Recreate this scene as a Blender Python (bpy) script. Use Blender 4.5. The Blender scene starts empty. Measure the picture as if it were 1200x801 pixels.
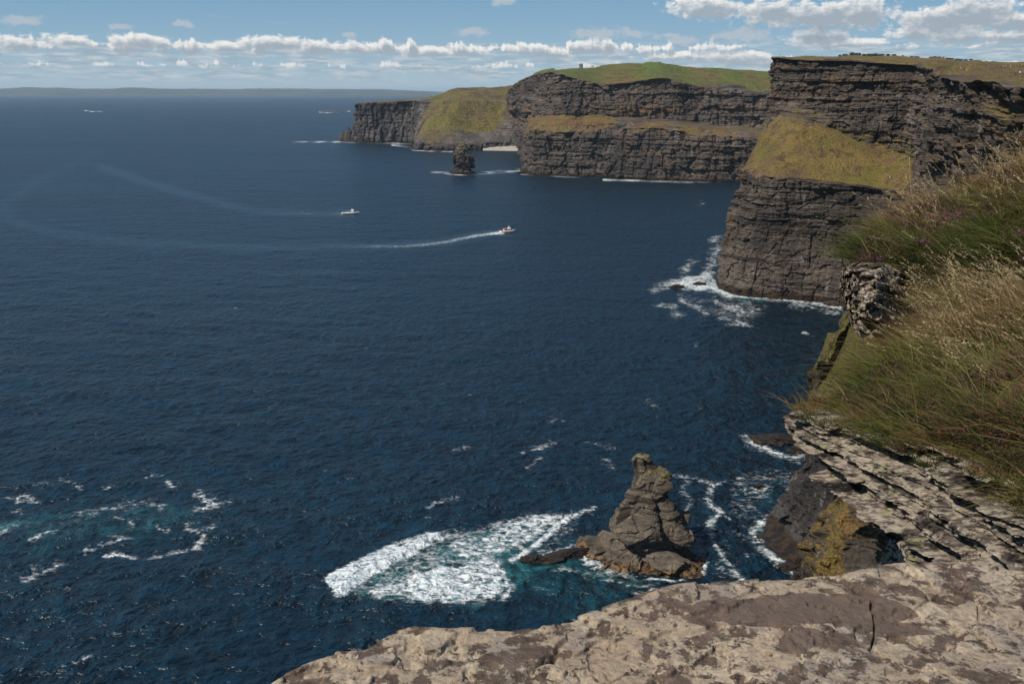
import bpy, bmesh, math, random
import numpy as np
from mathutils import Vector, Matrix
random.seed(7)
C = bpy.context.scene.collection
R = math.radians
# ------------------------------------------------------------------ camera geometry
H = 160.0
F = 1167.0
PITCH = math.atan(294.5 / F)
CP, SP = math.cos(PITCH), math.sin(PITCH)

def ray(px, py):
    u = (np.asarray(px, float) - 600) / F
    v = (np.asarray(py, float) - 400.5) / F
    return u, CP - v * SP, -SP - v * CP

def W(px, py, Y):
    x, y, z = ray(px, py)
    t = Y / y
    return np.stack([x * t, y * t, H + z * t], -1)

def sea(px, py, z=0.0):
    x, y, zz = ray(px, py)
    t = (z - H) / zz
    return np.stack([x * t, y * t, np.zeros_like(t) + z], -1)

def project(P):
    d = P - np.array([0, 0, H])
    xc = d[..., 0]
    zc = d[..., 1] * CP - d[..., 2] * SP
    yc = d[..., 1] * SP + d[..., 2] * CP
    zc = np.where(zc < 1e-3, 1e-3, zc)
    return 600 + F * xc / zc, 400.5 - F * yc / zc

# ------------------------------------------------------------------ numpy noise
def _h(ix, iy, iz, seed=0):
    h = (ix.astype(np.int64) * 374761393 + iy.astype(np.int64) * 668265263
         + iz.astype(np.int64) * 2147483647 + seed * 974711 + 12345) & 0xFFFFFFFF
    h = ((h ^ (h >> 13)) * 1274126177) & 0xFFFFFFFF
    h = ((h ^ (h >> 16)) * 2246822519) & 0xFFFFFFFF
    h = h ^ (h >> 15)
    return (h & 0xFFFFFF) / float(0x1000000)

def vnoise(x, y, z, seed=0):
    x, y, z = np.broadcast_arrays(np.asarray(x, float), np.asarray(y, float), np.asarray(z, float))
    ix, iy, iz = np.floor(x), np.floor(y), np.floor(z)
    fx, fy, fz = x - ix, y - iy, z - iz
    fx = fx * fx * (3 - 2 * fx); fy = fy * fy * (3 - 2 * fy); fz = fz * fz * (3 - 2 * fz)
    r = 0
    for dx in (0, 1):
        wx = fx if dx else 1 - fx
        for dy in (0, 1):
            wy = fy if dy else 1 - fy
            for dz in (0, 1):
                wz = fz if dz else 1 - fz
                r = r + wx * wy * wz * _h(ix + dx, iy + dy, iz + dz, seed)
    return r * 2 - 1

def fbm(x, y, z, octv=4, seed=0, gain=.5):
    r, a, t = 0, 1.0, 0
    x = np.asarray(x, float); y = np.asarray(y, float); z = np.asarray(z, float)
    for o in range(octv):
        r = r + a * vnoise(x * 2 ** o + 17.3 * o, y * 2 ** o + 5.1 * o, z * 2 ** o + 9.7 * o, seed + o)
        t += a; a *= gain
    return r / t

def worley(x, y, z, seed=0):
    """nearest cell: returns (F1, F2, cell random a, cell random b)"""
    x, y, z = np.broadcast_arrays(np.asarray(x, float), np.asarray(y, float), np.asarray(z, float))
    ix, iy, iz = np.floor(x), np.floor(y), np.floor(z)
    f1 = np.full(x.shape, 9.0); f2 = f1.copy(); a = np.zeros(x.shape); ox = a.copy(); oy = a.copy(); oz = a.copy()
    for dx in (-1, 0, 1):
        for dy in (-1, 0, 1):
            for dz in (-1, 0, 1):
                cx, cy, cz = ix + dx, iy + dy, iz + dz
                px = cx + _h(cx, cy, cz, seed + 1); py = cy + _h(cx, cy, cz, seed + 2); pz = cz + _h(cx, cy, cz, seed + 3)
                d = np.sqrt((x - px) ** 2 + (y - py) ** 2 + (z - pz) ** 2)
                m = d < f1
                f2 = np.where(m, f1, np.minimum(f2, d))
                f1 = np.where(m, d, f1)
                a = np.where(m, _h(cx, cy, cz, seed + 4), a)
                ox = np.where(m, x - px, ox); oy = np.where(m, y - py, oy); oz = np.where(m, z - pz, oz)
    return f1, f2, a, (ox, oy, oz)

def facet(P, size, seed, tilt=.5):
    """angular blocks: every Worley cell has its own offset and its own tilted face"""
    x, y, z = P[..., 0] / size[0], P[..., 1] / size[1], P[..., 2] / size[2]
    f1, f2, a, o = worley(x, y, z, seed)
    b = np.sin(a * 91.7); c = np.sin(a * 57.3 + 2); e = np.sin(a * 133.1 + 4)
    return (a * 2 - 1) + tilt * (b * o[0] + c * o[1] + e * o[2]) * 2, np.clip((f2 - f1) * 4, 0, 1)

def ss(a, b, x):
    t = np.clip((x - a) / (b - a), 0, 1)
    return t * t * (3 - 2 * t)

def strata(s, lat, seed, thick, cell, wob=0.0, hard=1.0):
    """stepped beds: s = coordinate across the beds, lat = along the face; returns -1..1"""
    rng = np.random.RandomState(seed)
    lo, hi = float(s.min()) - thick, float(s.max()) + thick
    n = int((hi - lo) / thick * 1.6) + 4
    th = thick * np.exp(rng.normal(0, .55, n)); b = lo + np.cumsum(th)
    s2 = s + wob * thick * vnoise(lat / (cell * 3), s * 0, s * 0 + seed, seed)
    k = np.searchsorted(b, s2)
    k = np.clip(k, 0, n - 1)
    val = rng.uniform(-1, 1, n)[k]
    off = rng.uniform(0, 100, n)[k]
    l2 = lat / cell + off + .35 * vnoise(lat / cell * 2.3, s / thick, k * 3.1, seed + 5)
    cellr = _h(np.floor(l2), k.astype(float), k * 0.0, seed + 9) * 2 - 1
    return .6 * val * hard + .5 * cellr, k

# ------------------------------------------------------------------ meshes
def grid_mesh(name, P, attrs=None, mat=None, smooth=False, closed=False, link=True, origin=None):
    n, m = P.shape[:2]
    idx = np.arange(n * m).reshape(n, m)
    if closed:
        idx = np.concatenate([idx, idx[:, :1]], 1)
    q = np.stack([idx[:-1, :-1], idx[:-1, 1:], idx[1:, 1:], idx[1:, :-1]], -1).reshape(-1, 4)
    V = P.reshape(-1, 3).astype(np.float32)
    if origin is not None:
        V = V - np.array(origin, np.float32)
    o = raw_mesh(name, V, q, attrs, mat, smooth, link)
    if origin is not None: o.location = origin
    return o

def raw_mesh(name, V, q, attrs=None, mat=None, smooth=False, link=True):
    me = bpy.data.meshes.new(name)
    me.vertices.add(len(V)); me.vertices.foreach_set('co', np.ascontiguousarray(V, np.float32).ravel())
    k = q.shape[1]
    me.loops.add(q.size); me.loops.foreach_set('vertex_index', np.ascontiguousarray(q, np.int32).ravel())
    me.polygons.add(len(q)); me.polygons.foreach_set('loop_start', np.arange(0, q.size, k, dtype=np.int32))
    me.polygons.foreach_set('loop_total', np.full(len(q), k, np.int32))
    me.polygons.foreach_set('use_smooth', np.full(len(q), bool(smooth)))
    me.update(calc_edges=True)
    for nm, a in (attrs or {}).items():
        at = me.attributes.new(nm, 'FLOAT', 'POINT')
        at.data.foreach_set('value', np.ascontiguousarray(a, np.float32).ravel())
    if mat: me.materials.append(mat)
    o = bpy.data.objects.new(name, me)
    if link: C.objects.link(o)
    return o

def resample(P, counts, smooth=True):
    """P (n,m,k) control grid -> dense along axis 0; counts = samples per segment"""
    n = P.shape[0]; out = []
    for i in range(n - 1):
        c = counts[i]; t = (np.arange(c) / c)[:, None, None]
        p1, p2 = P[i], P[i + 1]
        if smooth:
            p0 = P[i - 1] if i > 0 else 2 * p1 - p2
            p3 = P[i + 2] if i < n - 2 else 2 * p2 - p1
            m1 = (p2 - p0) * .5; m2 = (p3 - p1) * .5
            # limit overshoot
            d = p2 - p1
            m1 = np.clip(m1, -2 * np.abs(d), 2 * np.abs(d)); m2 = np.clip(m2, -2 * np.abs(d), 2 * np.abs(d))
            out.append((2*t**3-3*t**2+1) * p1 + (t**3-2*t**2+t) * m1 + (-2*t**3+3*t**2) * p2 + (t**3-t**2) * m2)
        else:
            out.append(p1 * (1 - t) + p2 * t)
    out.append(P[-1:])
    return np.concatenate(out, 0)

def loft(cols, ccount, rcount, smooth_c=True, smooth_r=False):
    """cols: list of columns, every column a list of (x,y,z,g). returns rows x cols x 3 points and g"""
    A = np.array(cols, float)                 # cols, rows, 4
    A = resample(A, ccount, smooth_c)
    A = np.swapaxes(A, 0, 1)                  # rows, cols
    A = resample(A, rcount, smooth_r)
    return A[..., :3], A[..., 3]

def normals(P, closed=False):
    if closed:
        du = np.roll(P, -1, 1) - np.roll(P, 1, 1)
    else:
        du = np.gradient(P, axis=1)
    dv = np.gradient(P, axis=0)
    n = np.cross(du, dv)
    return n / (np.linalg.norm(n, axis=-1, keepdims=True) + 1e-9)

def blur(A, k):
    for _ in range(k):
        B = A.copy()
        B[1:-1] = (A[:-2] + A[1:-1] * 2 + A[2:]) / 4
        A = B.copy()
        A[:, 1:-1] = (B[:, :-2] + B[:, 1:-1] * 2 + B[:, 2:]) / 4
    return A

def tag(o, label=None, cat=None, group=None, kind=None):
    if label: o['label'] = label
    if cat: o['category'] = cat
    if group: o['group'] = group
    if kind: o['kind'] = kind
    return o

def empty(name, loc, rz=0):
    o = bpy.data.objects.new(name, None); C.objects.link(o)
    o.location = loc; o.rotation_euler = (0, 0, rz); o.empty_display_size = .5
    return o

# ------------------------------------------------------------------ materials
class NT:
    def __init__(s, tree): s.t = tree; s.n = tree.nodes; s.l = tree.links
    def node(s, ty, ins=None, **kw):
        n = s.n.new(ty)
        for k, v in kw.items(): setattr(n, k, v)
        for k, v in (ins or {}).items():
            s.set(n.inputs[k], v)
        return n
    def set(s, sock, v):
        if isinstance(v, bpy.types.NodeSocket): s.l.new(v, sock)
        elif isinstance(v, (tuple, list)):
            v = list(v)
            if sock.type == 'RGBA' and len(v) == 3: v = v + [1]
            sock.default_value = v
        else: sock.default_value = v
    def math(s, op, a, b=None, c=None, clamp=False):
        n = s.n.new('ShaderNodeMath'); n.operation = op; n.use_clamp = clamp
        s.set(n.inputs[0], a)
        if b is not None: s.set(n.inputs[1], b)
        if c is not None: s.set(n.inputs[2], c)
        return n.outputs[0]
    def vec(s, op, a, b=None):
        n = s.n.new('ShaderNodeVectorMath'); n.operation = op
        s.set(n.inputs[0], a)
        if b is not None: s.set(n.inputs[1], b)
        return n.outputs['Value'] if op in ('LENGTH', 'DOT_PRODUCT') else n.outputs[0]
    def mix(s, f, a, b, mode='MIX'):
        n = s.n.new('ShaderNodeMix'); n.data_type = 'RGBA'; n.blend_type = mode; n.clamp_factor = True
        s.set(n.inputs[0], f); s.set(n.inputs[6], a); s.set(n.inputs[7], b)
        return n.outputs[2]
    def noise(s, vec, scale=1, detail=4, rough=.55, dist=0, lac=2.0):
        n = s.node('ShaderNodeTexNoise', {'Scale': scale, 'Detail': detail, 'Roughness': rough, 'Distortion': dist, 'Lacunarity': lac})
        s.set(n.inputs['Vector'], vec)
        return n.outputs['Fac']
    def voro(s, vec, scale=1, feature='F1', out='Distance', rand=1):
        n = s.node('ShaderNodeTexVoronoi', {'Scale': scale, 'Randomness': rand}, feature=feature)
        s.set(n.inputs['Vector'], vec)
        return n.outputs[out]
    def ramp(s, f, a, b, lo=0.0, hi=1.0, smooth=True):
        n = s.n.new('ShaderNodeMapRange'); n.clamp = True
        if smooth: n.interpolation_type = 'SMOOTHSTEP'
        s.set(n.inputs[0], f); s.set(n.inputs[1], a); s.set(n.inputs[2], b); s.set(n.inputs[3], lo); s.set(n.inputs[4], hi)
        return n.outputs[0]
    def cramp(s, f, stops, interp='LINEAR'):
        n = s.n.new('ShaderNodeValToRGB'); cr = n.color_ramp; cr.interpolation = interp
        while len(cr.elements) < len(stops): cr.elements.new(.5)
        for e, (p, c) in zip(cr.elements, stops): e.position = p; e.color = list(c) + [1]
        s.set(n.inputs[0], f)
        return n.outputs[0]
    def attr(s, name):
        return s.node('ShaderNodeAttribute', attribute_name=name).outputs['Fac']
    def scaled(s, v, sx, sy, sz):
        return s.vec('MULTIPLY', v, (sx, sy, sz))

def new_mat(name):
    m = bpy.data.materials.new(name); m.use_nodes = True
    t = NT(m.node_tree)
    b = m.node_tree.nodes['Principled BSDF']
    pos = t.node('ShaderNodeNewGeometry').outputs['Position']
    return m, t, b, pos

def simple_mat(name, col, rough=.6, metal=0, var=.15, scale=4):
    m, t, b, pos = new_mat(name)
    oc = t.node('ShaderNodeTexCoord').outputs['Object']
    n = t.noise(oc, scale, 4)
    c = t.mix(t.ramp(n, .3, .7), [x * (1 - var) for x in col], [min(1, x * (1 + var)) for x in col])
    t.set(b.inputs['Base Color'], c); b.inputs['Roughness'].default_value = rough; b.inputs['Metallic'].default_value = metal
    return m
# ------------------------------------------------------------------ rock and turf of the cliffs
def cliff_mat(name, u=1.0, dark=(.035, .03, .028), mid=(.10, .082, .068), light=(.22, .19, .16), ochre=(.24, .13, .055),
              ochre_amt=.5, grass_a=(.095, .115, .022), grass_b=(.19, .145, .05), grass_c=(.12, .075, .05),
              vert=0.3, band=1.0, bump=1.0, pale=.5, tide=(.06, .036, .018)):
    """u = size in metres of the fine grain. Uses 'grass' and 'wet' masks of the mesh."""
    m, t, b, pos = new_mat(name)
    wob = t.noise(t.scaled(pos, .02 / u, .02 / u, .02 / u), 1, 3)
    sz = t.node('ShaderNodeSeparateXYZ', {0: pos})
    z2 = t.math('ADD', sz.outputs[2], t.math('MULTIPLY', wob, 6 * u))
    pz = t.node('ShaderNodeCombineXYZ', {0: sz.outputs[0], 1: sz.outputs[1], 2: z2}).outputs[0]
    beds = t.noise(t.scaled(pz, .018 / u, .018 / u, .32 / u), 1, 6, .65)
    beds2 = t.noise(t.scaled(pz, .10 / u, .10 / u, 1.3 / u), 1, 5, .6)
    streak = t.noise(t.scaled(pos, .22 / u, .22 / u, .025 / u), 1, 5, .6)
    grain = t.noise(pos, .9 / u, 6, .7)
    f = t.math('ADD', t.math('MULTIPLY', beds, .55 * band), t.math('ADD', t.math('MULTIPLY', beds2, .35), t.math('ADD', t.math('MULTIPLY', streak, vert), t.math('MULTIPLY', grain, .30))))
    macro = t.noise(t.scaled(pz, .004 / u, .004 / u, .06 / u), 1, 3, .6)
    f = t.math('ADD', f, t.math('MULTIPLY', macro, .6 * band))
    tot = .55 * band + .35 + vert + .30 + .6 * band
    f = t.math('DIVIDE', f, tot)
    col = t.cramp(f, [(.40, dark), (.47, [x * .75 for x in mid]), (.51, mid), (.555, [x * 1.35 for x in mid]), (.62, light)])
    seam = t.ramp(t.noise(t.scaled(pz, .012 / u, .012 / u, .55 / u), 1, 3, .5), .36, .43, .35, 1)
    col = t.mix(1, col, t.node('ShaderNodeCombineColor', {0: seam, 1: seam, 2: seam}).outputs[0], 'MULTIPLY')
    # pale and ochre lichen, rust
    lich = t.ramp(t.noise(t.scaled(pos, .05 / u, .05 / u, .12 / u), 1, 7, .7), .55, .66)
    lich2 = t.math('MULTIPLY', lich, t.ramp(t.noise(pos, .6 / u, 5, .7), .42, .6))
    col = t.mix(t.math('MULTIPLY', lich2, ochre_amt), col, ochre)
    rs = t.math('MULTIPLY', t.attr('rust'), t.ramp(t.noise(t.scaled(pz, .12 / u, .12 / u, .6 / u), 1, 7, .7), .44, .56))
    col = t.mix(t.math('MULTIPLY', rs, .85), col, t.mix(grain, [x * .6 for x in ochre], [x * 1.3 for x in ochre]))
    pl = t.math('MULTIPLY', t.ramp(t.noise(t.vec('ADD', t.scaled(pos, .3 / u, .3 / u, .07 / u), (40, 3, 9)), 1, 6, .7), .57, .68), pale)
    col = t.mix(pl, col, (.34, .31, .27))
    bd = t.math('MULTIPLY', t.ramp(t.noise(t.vec('ADD', t.scaled(pos, .05 / u, .05 / u, .02 / u), (7, 31, 2)), 1, 5, .65), .5, .62), .55)
    col = t.mix(bd, col, dark)
    # wet foot with weed band
    wet = t.attr('wet')
    wn = t.noise(pos, .35 / u, 5, .6)
    wm = t.ramp(t.math('ADD', wet, t.math('MULTIPLY', t.math('SUBTRACT', wn, .5), .8)), .35, .6)
    col = t.mix(wm, col, t.mix(t.ramp(wn, .4, .62), (.018, .014, .012), tide))
    # turf
    g = t.attr('grass')
    gn = t.noise(pos, .5 / u, 7, .75)
    gm = t.ramp(t.math('ADD', g, t.math('MULTIPLY', t.math('SUBTRACT', gn, .5), 1.3)), .44, .56)
    g1 = t.noise(t.scaled(pos, .045 / u, .045 / u, .045 / u), 1, 6, .65)
    g2 = t.noise(t.vec('ADD', pos, (90, 20, 0)), .09 / u, 6, .7)
    g3 = t.noise(pos, 1.6 / u, 5, .75)
    dry = t.attr('dry')
    gc = t.mix(t.math('ADD', t.ramp(g1, .42, .58), t.math('MULTIPLY', dry, .75), clamp=True), grass_a, grass_b)
    gc = t.mix(t.math('MULTIPLY', t.ramp(g2, .47, .6), t.math('ADD', .35, t.math('MULTIPLY', dry, .6))), gc, grass_c)
    g4 = t.noise(t.vec('ADD', t.scaled(pos, .16 / u, .16 / u, .07 / u), (9, 50, 2)), 1, 7, .7, .6)
    gc = t.mix(t.ramp(g4, .52, .62, 0, .7), gc, (.085, .062, .045))
    gc = t.mix(t.ramp(g3, .34, .64, 0, .8), t.mix(1, gc, (.45, .45, .45), 'MULTIPLY'), t.mix(1, gc, (1.5, 1.45, 1.3), 'MULTIPLY'))
    col = t.mix(gm, col, gc)
    t.set(b.inputs['Base Color'], col)
    t.set(b.inputs['Roughness'], t.ramp(wm, 0, 1, .92, .5))
    b.inputs['Specular IOR Level'].default_value = .25
    hgt = t.math('ADD', t.math('MULTIPLY', beds2, 1.2), t.math('ADD', t.math('MULTIPLY', grain, .9), t.math('MULTIPLY', streak, .6)))
    bp = t.node('ShaderNodeBump', {'Strength': min(1, .9 * bump), 'Distance': 1.6 * u * bump, 'Height': hgt})
    t.set(b.inputs['Normal'], bp.outputs[0])
    return m

# ------------------------------------------------------------------ sea
def sea_mat():
    m, t, b, pos = new_mat('sea_water')
    foam = t.attr('foam'); teal = t.attr('teal'); calm = t.attr('calm')
    p2 = t.scaled(pos, .62, 1, 1)
    # ripples: short chop with long crests, several sizes
    rot = t.node('ShaderNodeMapping', {'Vector': pos, 'Rotation': (0, 0, R(12)), 'Scale': (.55, 1, 1)}).outputs[0]
    rot2 = t.node('ShaderNodeMapping', {'Vector': pos, 'Rotation': (0, 0, R(-24)), 'Scale': (.6, 1, 1)}).outputs[0]
    gust = t.ramp(t.noise(t.scaled(pos, .0011, .0026, 1), 1, 6, .6), .3, .72, .55, 1.1)
    cal = t.ramp(calm, 0, 1, 1, .30)
    amp = t.math('MULTIPLY', gust, cal)
    # wave slopes taken from a height field at a fixed step in metres, so that far water keeps its chop
    wg = bpy.data.node_groups.new('wave_height', 'ShaderNodeTree')
    wg.interface.new_socket('Vector', in_out='INPUT', socket_type='NodeSocketVector')
    wg.interface.new_socket('Height', in_out='OUTPUT', socket_type='NodeSocketFloat')
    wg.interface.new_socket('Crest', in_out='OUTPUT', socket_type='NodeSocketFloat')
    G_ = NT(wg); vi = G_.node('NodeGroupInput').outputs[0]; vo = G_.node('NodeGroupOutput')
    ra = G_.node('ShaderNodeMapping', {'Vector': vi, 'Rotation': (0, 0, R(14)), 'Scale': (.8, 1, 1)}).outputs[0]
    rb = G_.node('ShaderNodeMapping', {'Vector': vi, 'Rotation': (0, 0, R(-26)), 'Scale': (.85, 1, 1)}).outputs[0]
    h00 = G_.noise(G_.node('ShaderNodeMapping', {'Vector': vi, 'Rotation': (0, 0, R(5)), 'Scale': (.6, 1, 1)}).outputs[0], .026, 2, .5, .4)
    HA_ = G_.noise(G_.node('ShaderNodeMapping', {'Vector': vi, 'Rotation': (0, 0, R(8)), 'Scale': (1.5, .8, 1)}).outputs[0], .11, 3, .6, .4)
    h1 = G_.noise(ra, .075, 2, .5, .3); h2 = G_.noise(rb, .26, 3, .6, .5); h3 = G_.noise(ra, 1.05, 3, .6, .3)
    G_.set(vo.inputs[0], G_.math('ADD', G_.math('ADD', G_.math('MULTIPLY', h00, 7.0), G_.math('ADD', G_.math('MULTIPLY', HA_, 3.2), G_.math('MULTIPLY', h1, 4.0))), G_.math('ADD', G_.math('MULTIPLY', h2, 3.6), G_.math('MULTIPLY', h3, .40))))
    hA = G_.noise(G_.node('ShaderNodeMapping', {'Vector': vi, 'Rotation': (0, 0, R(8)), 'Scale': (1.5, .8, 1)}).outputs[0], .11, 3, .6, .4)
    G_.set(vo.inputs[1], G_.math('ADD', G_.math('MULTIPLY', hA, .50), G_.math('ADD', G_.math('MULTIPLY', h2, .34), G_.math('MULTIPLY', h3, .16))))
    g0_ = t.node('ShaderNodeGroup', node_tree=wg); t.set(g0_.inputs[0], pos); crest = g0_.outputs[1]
    def hh(dx, dy):
        n_ = t.node('ShaderNodeGroup', node_tree=wg); t.set(n_.inputs[0], t.vec('ADD', pos, (dx, dy, 0))); return n_.outputs[0]
    e_ = .35
    h0 = hh(0, 0)
    sx = t.math('MULTIPLY', t.math('MULTIPLY', t.math('SUBTRACT', h0, hh(e_, 0)), 1 / e_), amp)
    sy = t.math('MULTIPLY', t.math('MULTIPLY', t.math('SUBTRACT', h0, hh(0, e_)), 1 / e_), amp)
    # foam lace
    fn = t.noise(t.node('ShaderNodeMapping', {'Vector': pos, 'Rotation': (0, 0, R(-18)), 'Scale': (.75, 1.2, 1)}).outputs[0], .42, 10, .70, .8)
    fv = t.voro(t.vec('ADD', pos, t.vec('MULTIPLY', t.node('ShaderNodeTexNoise', {'Vector': pos, 'Scale': .25, 'Detail': 3.0}).outputs['Color'], (6, 6, 0))), .28, 'DISTANCE_TO_EDGE')
    lace = t.ramp(fv, 0, .34, 1, 0)
    pat = t.math('ADD', t.math('ADD', .40, t.math('MULTIPLY', t.math('SUBTRACT', fn, .5), 2.5)), t.math('MULTIPLY', lace, .32))
    fac = t.math('SUBTRACT', t.math('ADD', foam, pat), 1.0)
    fac = t.ramp(fac, -.10, .42)
    fac = t.math('MULTIPLY', fac, t.ramp(foam, .10, .80, .25, 1, False))
    fac = t.math('MULTIPLY', fac, t.ramp(foam, .03, .12))
    # stray whitecaps
    wc = t.noise(t.vec('ADD', t.scaled(pos, .02, .05, 1), (33, 9, 0)), 1, 7, .72, .4)
    wc = t.math('MULTIPLY', t.ramp(wc, .76, .80), .4)
    fac = t.math('MAXIMUM', fac, wc)
    RIPPLE_SHADE = lambda c_: (lambda q: t.mix(1, c_, t.node('ShaderNodeCombineColor', {0: q, 1: q, 2: q}).outputs[0], 'MULTIPLY'))(t.ramp(crest, .42, .60, .35, 1.9, False))
    base = t.mix(t.ramp(t.noise(t.scaled(pos, .0022, .005, 1), 1, 5, .6), .35, .65), (.0008, .0100, .0190), (.0012, .0140, .0245))
    tn = t.noise(t.scaled(pos, .035, .05, 1), 1, 6, .65, .8)
    tf = t.ramp(t.math('ADD', teal, t.math('MULTIPLY', t.math('SUBTRACT', tn, .5), .9)), .18, .95)
    base = t.mix(tf, base, t.mix(tf, (.003, .032, .042), (.018, .10, .105)))
    base = t.mix(t.math('MULTIPLY', t.math('MULTIPLY', calm, t.ramp(t.noise(t.scaled(pos, .02, .035, 1), 1, 6, .7), .35, .62, .25, 1)), .42), base, (.030, .066, .090))
    base = RIPPLE_SHADE(base)  # ripple light and shade painted into the water colour: bright crests, dark troughs
    fc = t.mix(t.ramp(fn, .35, .6), (.36, .50, .53), (.84, .85, .84))
    t.set(b.inputs['Base Color'], t.mix(fac, base, fc))
    t.set(b.inputs['Roughness'], t.ramp(fac, 0, 1, .36, .8))
    b.inputs['IOR'].default_value = 1.33
    t.set(b.inputs['Specular IOR Level'], t.ramp(fac, 0, 1, .5, .15))
    gn = t.node('ShaderNodeNewGeometry').outputs['Normal']
    nn = t.vec('NORMALIZE', t.vec('ADD', gn, t.node('ShaderNodeCombineXYZ', {0: sx, 1: sy, 2: 0.0}).outputs[0]))
    bp = t.node('ShaderNodeBump', {'Strength': 1.0, 'Distance': .7, 'Height': t.math('MULTIPLY', fac, fn), 'Normal': nn})
    t.set(b.inputs['Normal'], bp.outputs[0])
    return m

# ------------------------------------------------------------------ foreground rock
def slab_mat():
    m, t, b, pos = new_mat('lichen_rock')
    p = pos
    n1 = t.noise(p, 7.5, 10, .72, .4)
    n2 = t.noise(t.vec('ADD', p, (3, 7, 1)), 17, 8, .72, .4)
    n3 = t.noise(p, 42, 6, .7)
    n4 = t.noise(t.vec('ADD', p, (13, 2, 5)), 1.1, 5, .6)
    base = t.cramp(n2, [(.3, (.05, .036, .028)), (.5, (.155, .110, .082)), (.7, (.26, .195, .145))])
    bare = t.attr('bare')
    cov = t.math('ADD', t.math('MULTIPLY', n1, .62), t.math('MULTIPLY', n2, .38))
    cov = t.math('SUBTRACT', cov, t.math('MULTIPLY', bare, .5))
    l1 = t.ramp(cov, .468, .498)
    v = t.voro(t.vec('ADD', p, t.vec('MULTIPLY', t.node('ShaderNodeTexNoise', {'Vector': p, 'Scale': 9.0, 'Detail': 4.0}).outputs['Color'], (.12, .12, .12))), 7, 'F1', 'Color')
    hv = t.node('ShaderNodeSeparateXYZ', {0: v})
    lc = t.mix(hv.outputs[0], (.40, .31, .215), (.53, .43, .31))
    lc = t.mix(t.ramp(hv.outputs[1], .80, .82, 0, .8), lc, (.34, .29, .245))
    lc = t.mix(t.ramp(n3, .36, .60, .75, 0), lc, (.22, .165, .12))
    lc = t.mix(t.ramp(n4, .5, .68, 0, .45), lc, (.34, .25, .18))
    col = t.mix(l1, base, lc)
    # dark pits and pepper
    pit = t.ramp(t.noise(t.vec('ADD', p, (5, 5, 5)), 19, 7, .75), .60, .67)
    col = t.mix(t.math('MULTIPLY', pit, t.ramp(bare, 0, 1, .8, .3)), col, (.035, .026, .02))
    gbare = t.mix(n2, (.10, .072, .056), (.20, .15, .115))
    col = t.mix(t.math('MULTIPLY', t.ramp(bare, .3, .6), t.ramp(l1, 0, 1, 1, .35)), col, gbare)
    t.set(b.inputs['Base Color'], col)
    b.inputs['Roughness'].default_value = .93
    b.inputs['Specular IOR Level'].default_value = .2
    h = t.math('ADD', t.math('MULTIPLY', n2, 1.0), t.math('ADD', t.math('MULTIPLY', n3, .35), t.math('MULTIPLY', l1, .12)))
    h = t.math('SUBTRACT', h, t.math('MULTIPLY', pit, .35))
    bp = t.node('ShaderNodeBump', {'Strength': .9, 'Distance': .022, 'Height': h})
    t.set(b.inputs['Normal'], bp.outputs[0])
    return m

def outcrop_mat():
    m, t, b, pos = new_mat('bedded_rock')
    sz = t.node('ShaderNodeSeparateXYZ', {0: pos})
    s = t.math('ADD', sz.outputs[2], t.math('MULTIPLY', sz.outputs[1], .135))
    pb = t.node('ShaderNodeCombineXYZ', {0: t.math('MULTIPLY', sz.outputs[0], 3.0), 1: t.math('MULTIPLY', sz.outputs[1], 3.0), 2: t.math('MULTIPLY', s, 30.0)}).outputs[0]
    beds = t.noise(pb, 1, 6, .65)
    n1 = t.noise(pos, 5, 8, .68, .4)
    n2 = t.noise(pos, 22, 7, .7)
    base = t.cramp(t.math('ADD', t.math('MULTIPLY', beds, .55), t.math('MULTIPLY', n2, .45)), [(.38, (.022, .017, .015)), (.46, (.075, .055, .045)), (.53, (.17, .135, .105)), (.63, (.33, .28, .22))])
    l1 = t.ramp(t.math('ADD', t.math('MULTIPLY', n1, .5), t.math('MULTIPLY', n2, .5)), .47, .53)
    lc = t.mix(t.ramp(n2, .35, .65), (.23, .180, .130), (.47, .40, .30))
    col = t.mix(t.math('MULTIPLY', l1, .85), base, lc)
    crack = t.ramp(beds, .40, .47, .25, 1)
    col = t.mix(1, col, t.node('ShaderNodeCombineColor', {0: crack, 1: crack, 2: crack}).outputs[0], 'MULTIPLY')
    up = t.node('ShaderNodeSeparateXYZ', {0: t.node('ShaderNodeNewGeometry').outputs['Normal']}).outputs[2]
    yl = t.ramp(t.noise(t.vec('ADD', pos, (2, 9, 4)), 4.5, 7, .7), .585, .64)
    col = t.mix(t.math('MULTIPLY', yl, .75), col, (.30, .29, .14))
    g = t.attr('grass')
    gm = t.ramp(t.math('ADD', g, t.math('MULTIPLY', t.math('SUBTRACT', n1, .5), 1.2)), .45, .6)
    col = t.mix(gm, col, t.mix(n2, (.03, .022, .012), (.09, .07, .025)))
    t.set(b.inputs['Base Color'], col)
    b.inputs['Roughness'].default_value = .93
    b.inputs['Specular IOR Level'].default_value = .2
    h = t.math('ADD', t.math('MULTIPLY', beds, 1.0), t.math('MULTIPLY', n2, .8))
    bp = t.node('ShaderNodeBump', {'Strength': .9, 'Distance': .02, 'Height': h})
    t.set(b.inputs['Normal'], bp.outputs[0])
    return m

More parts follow.
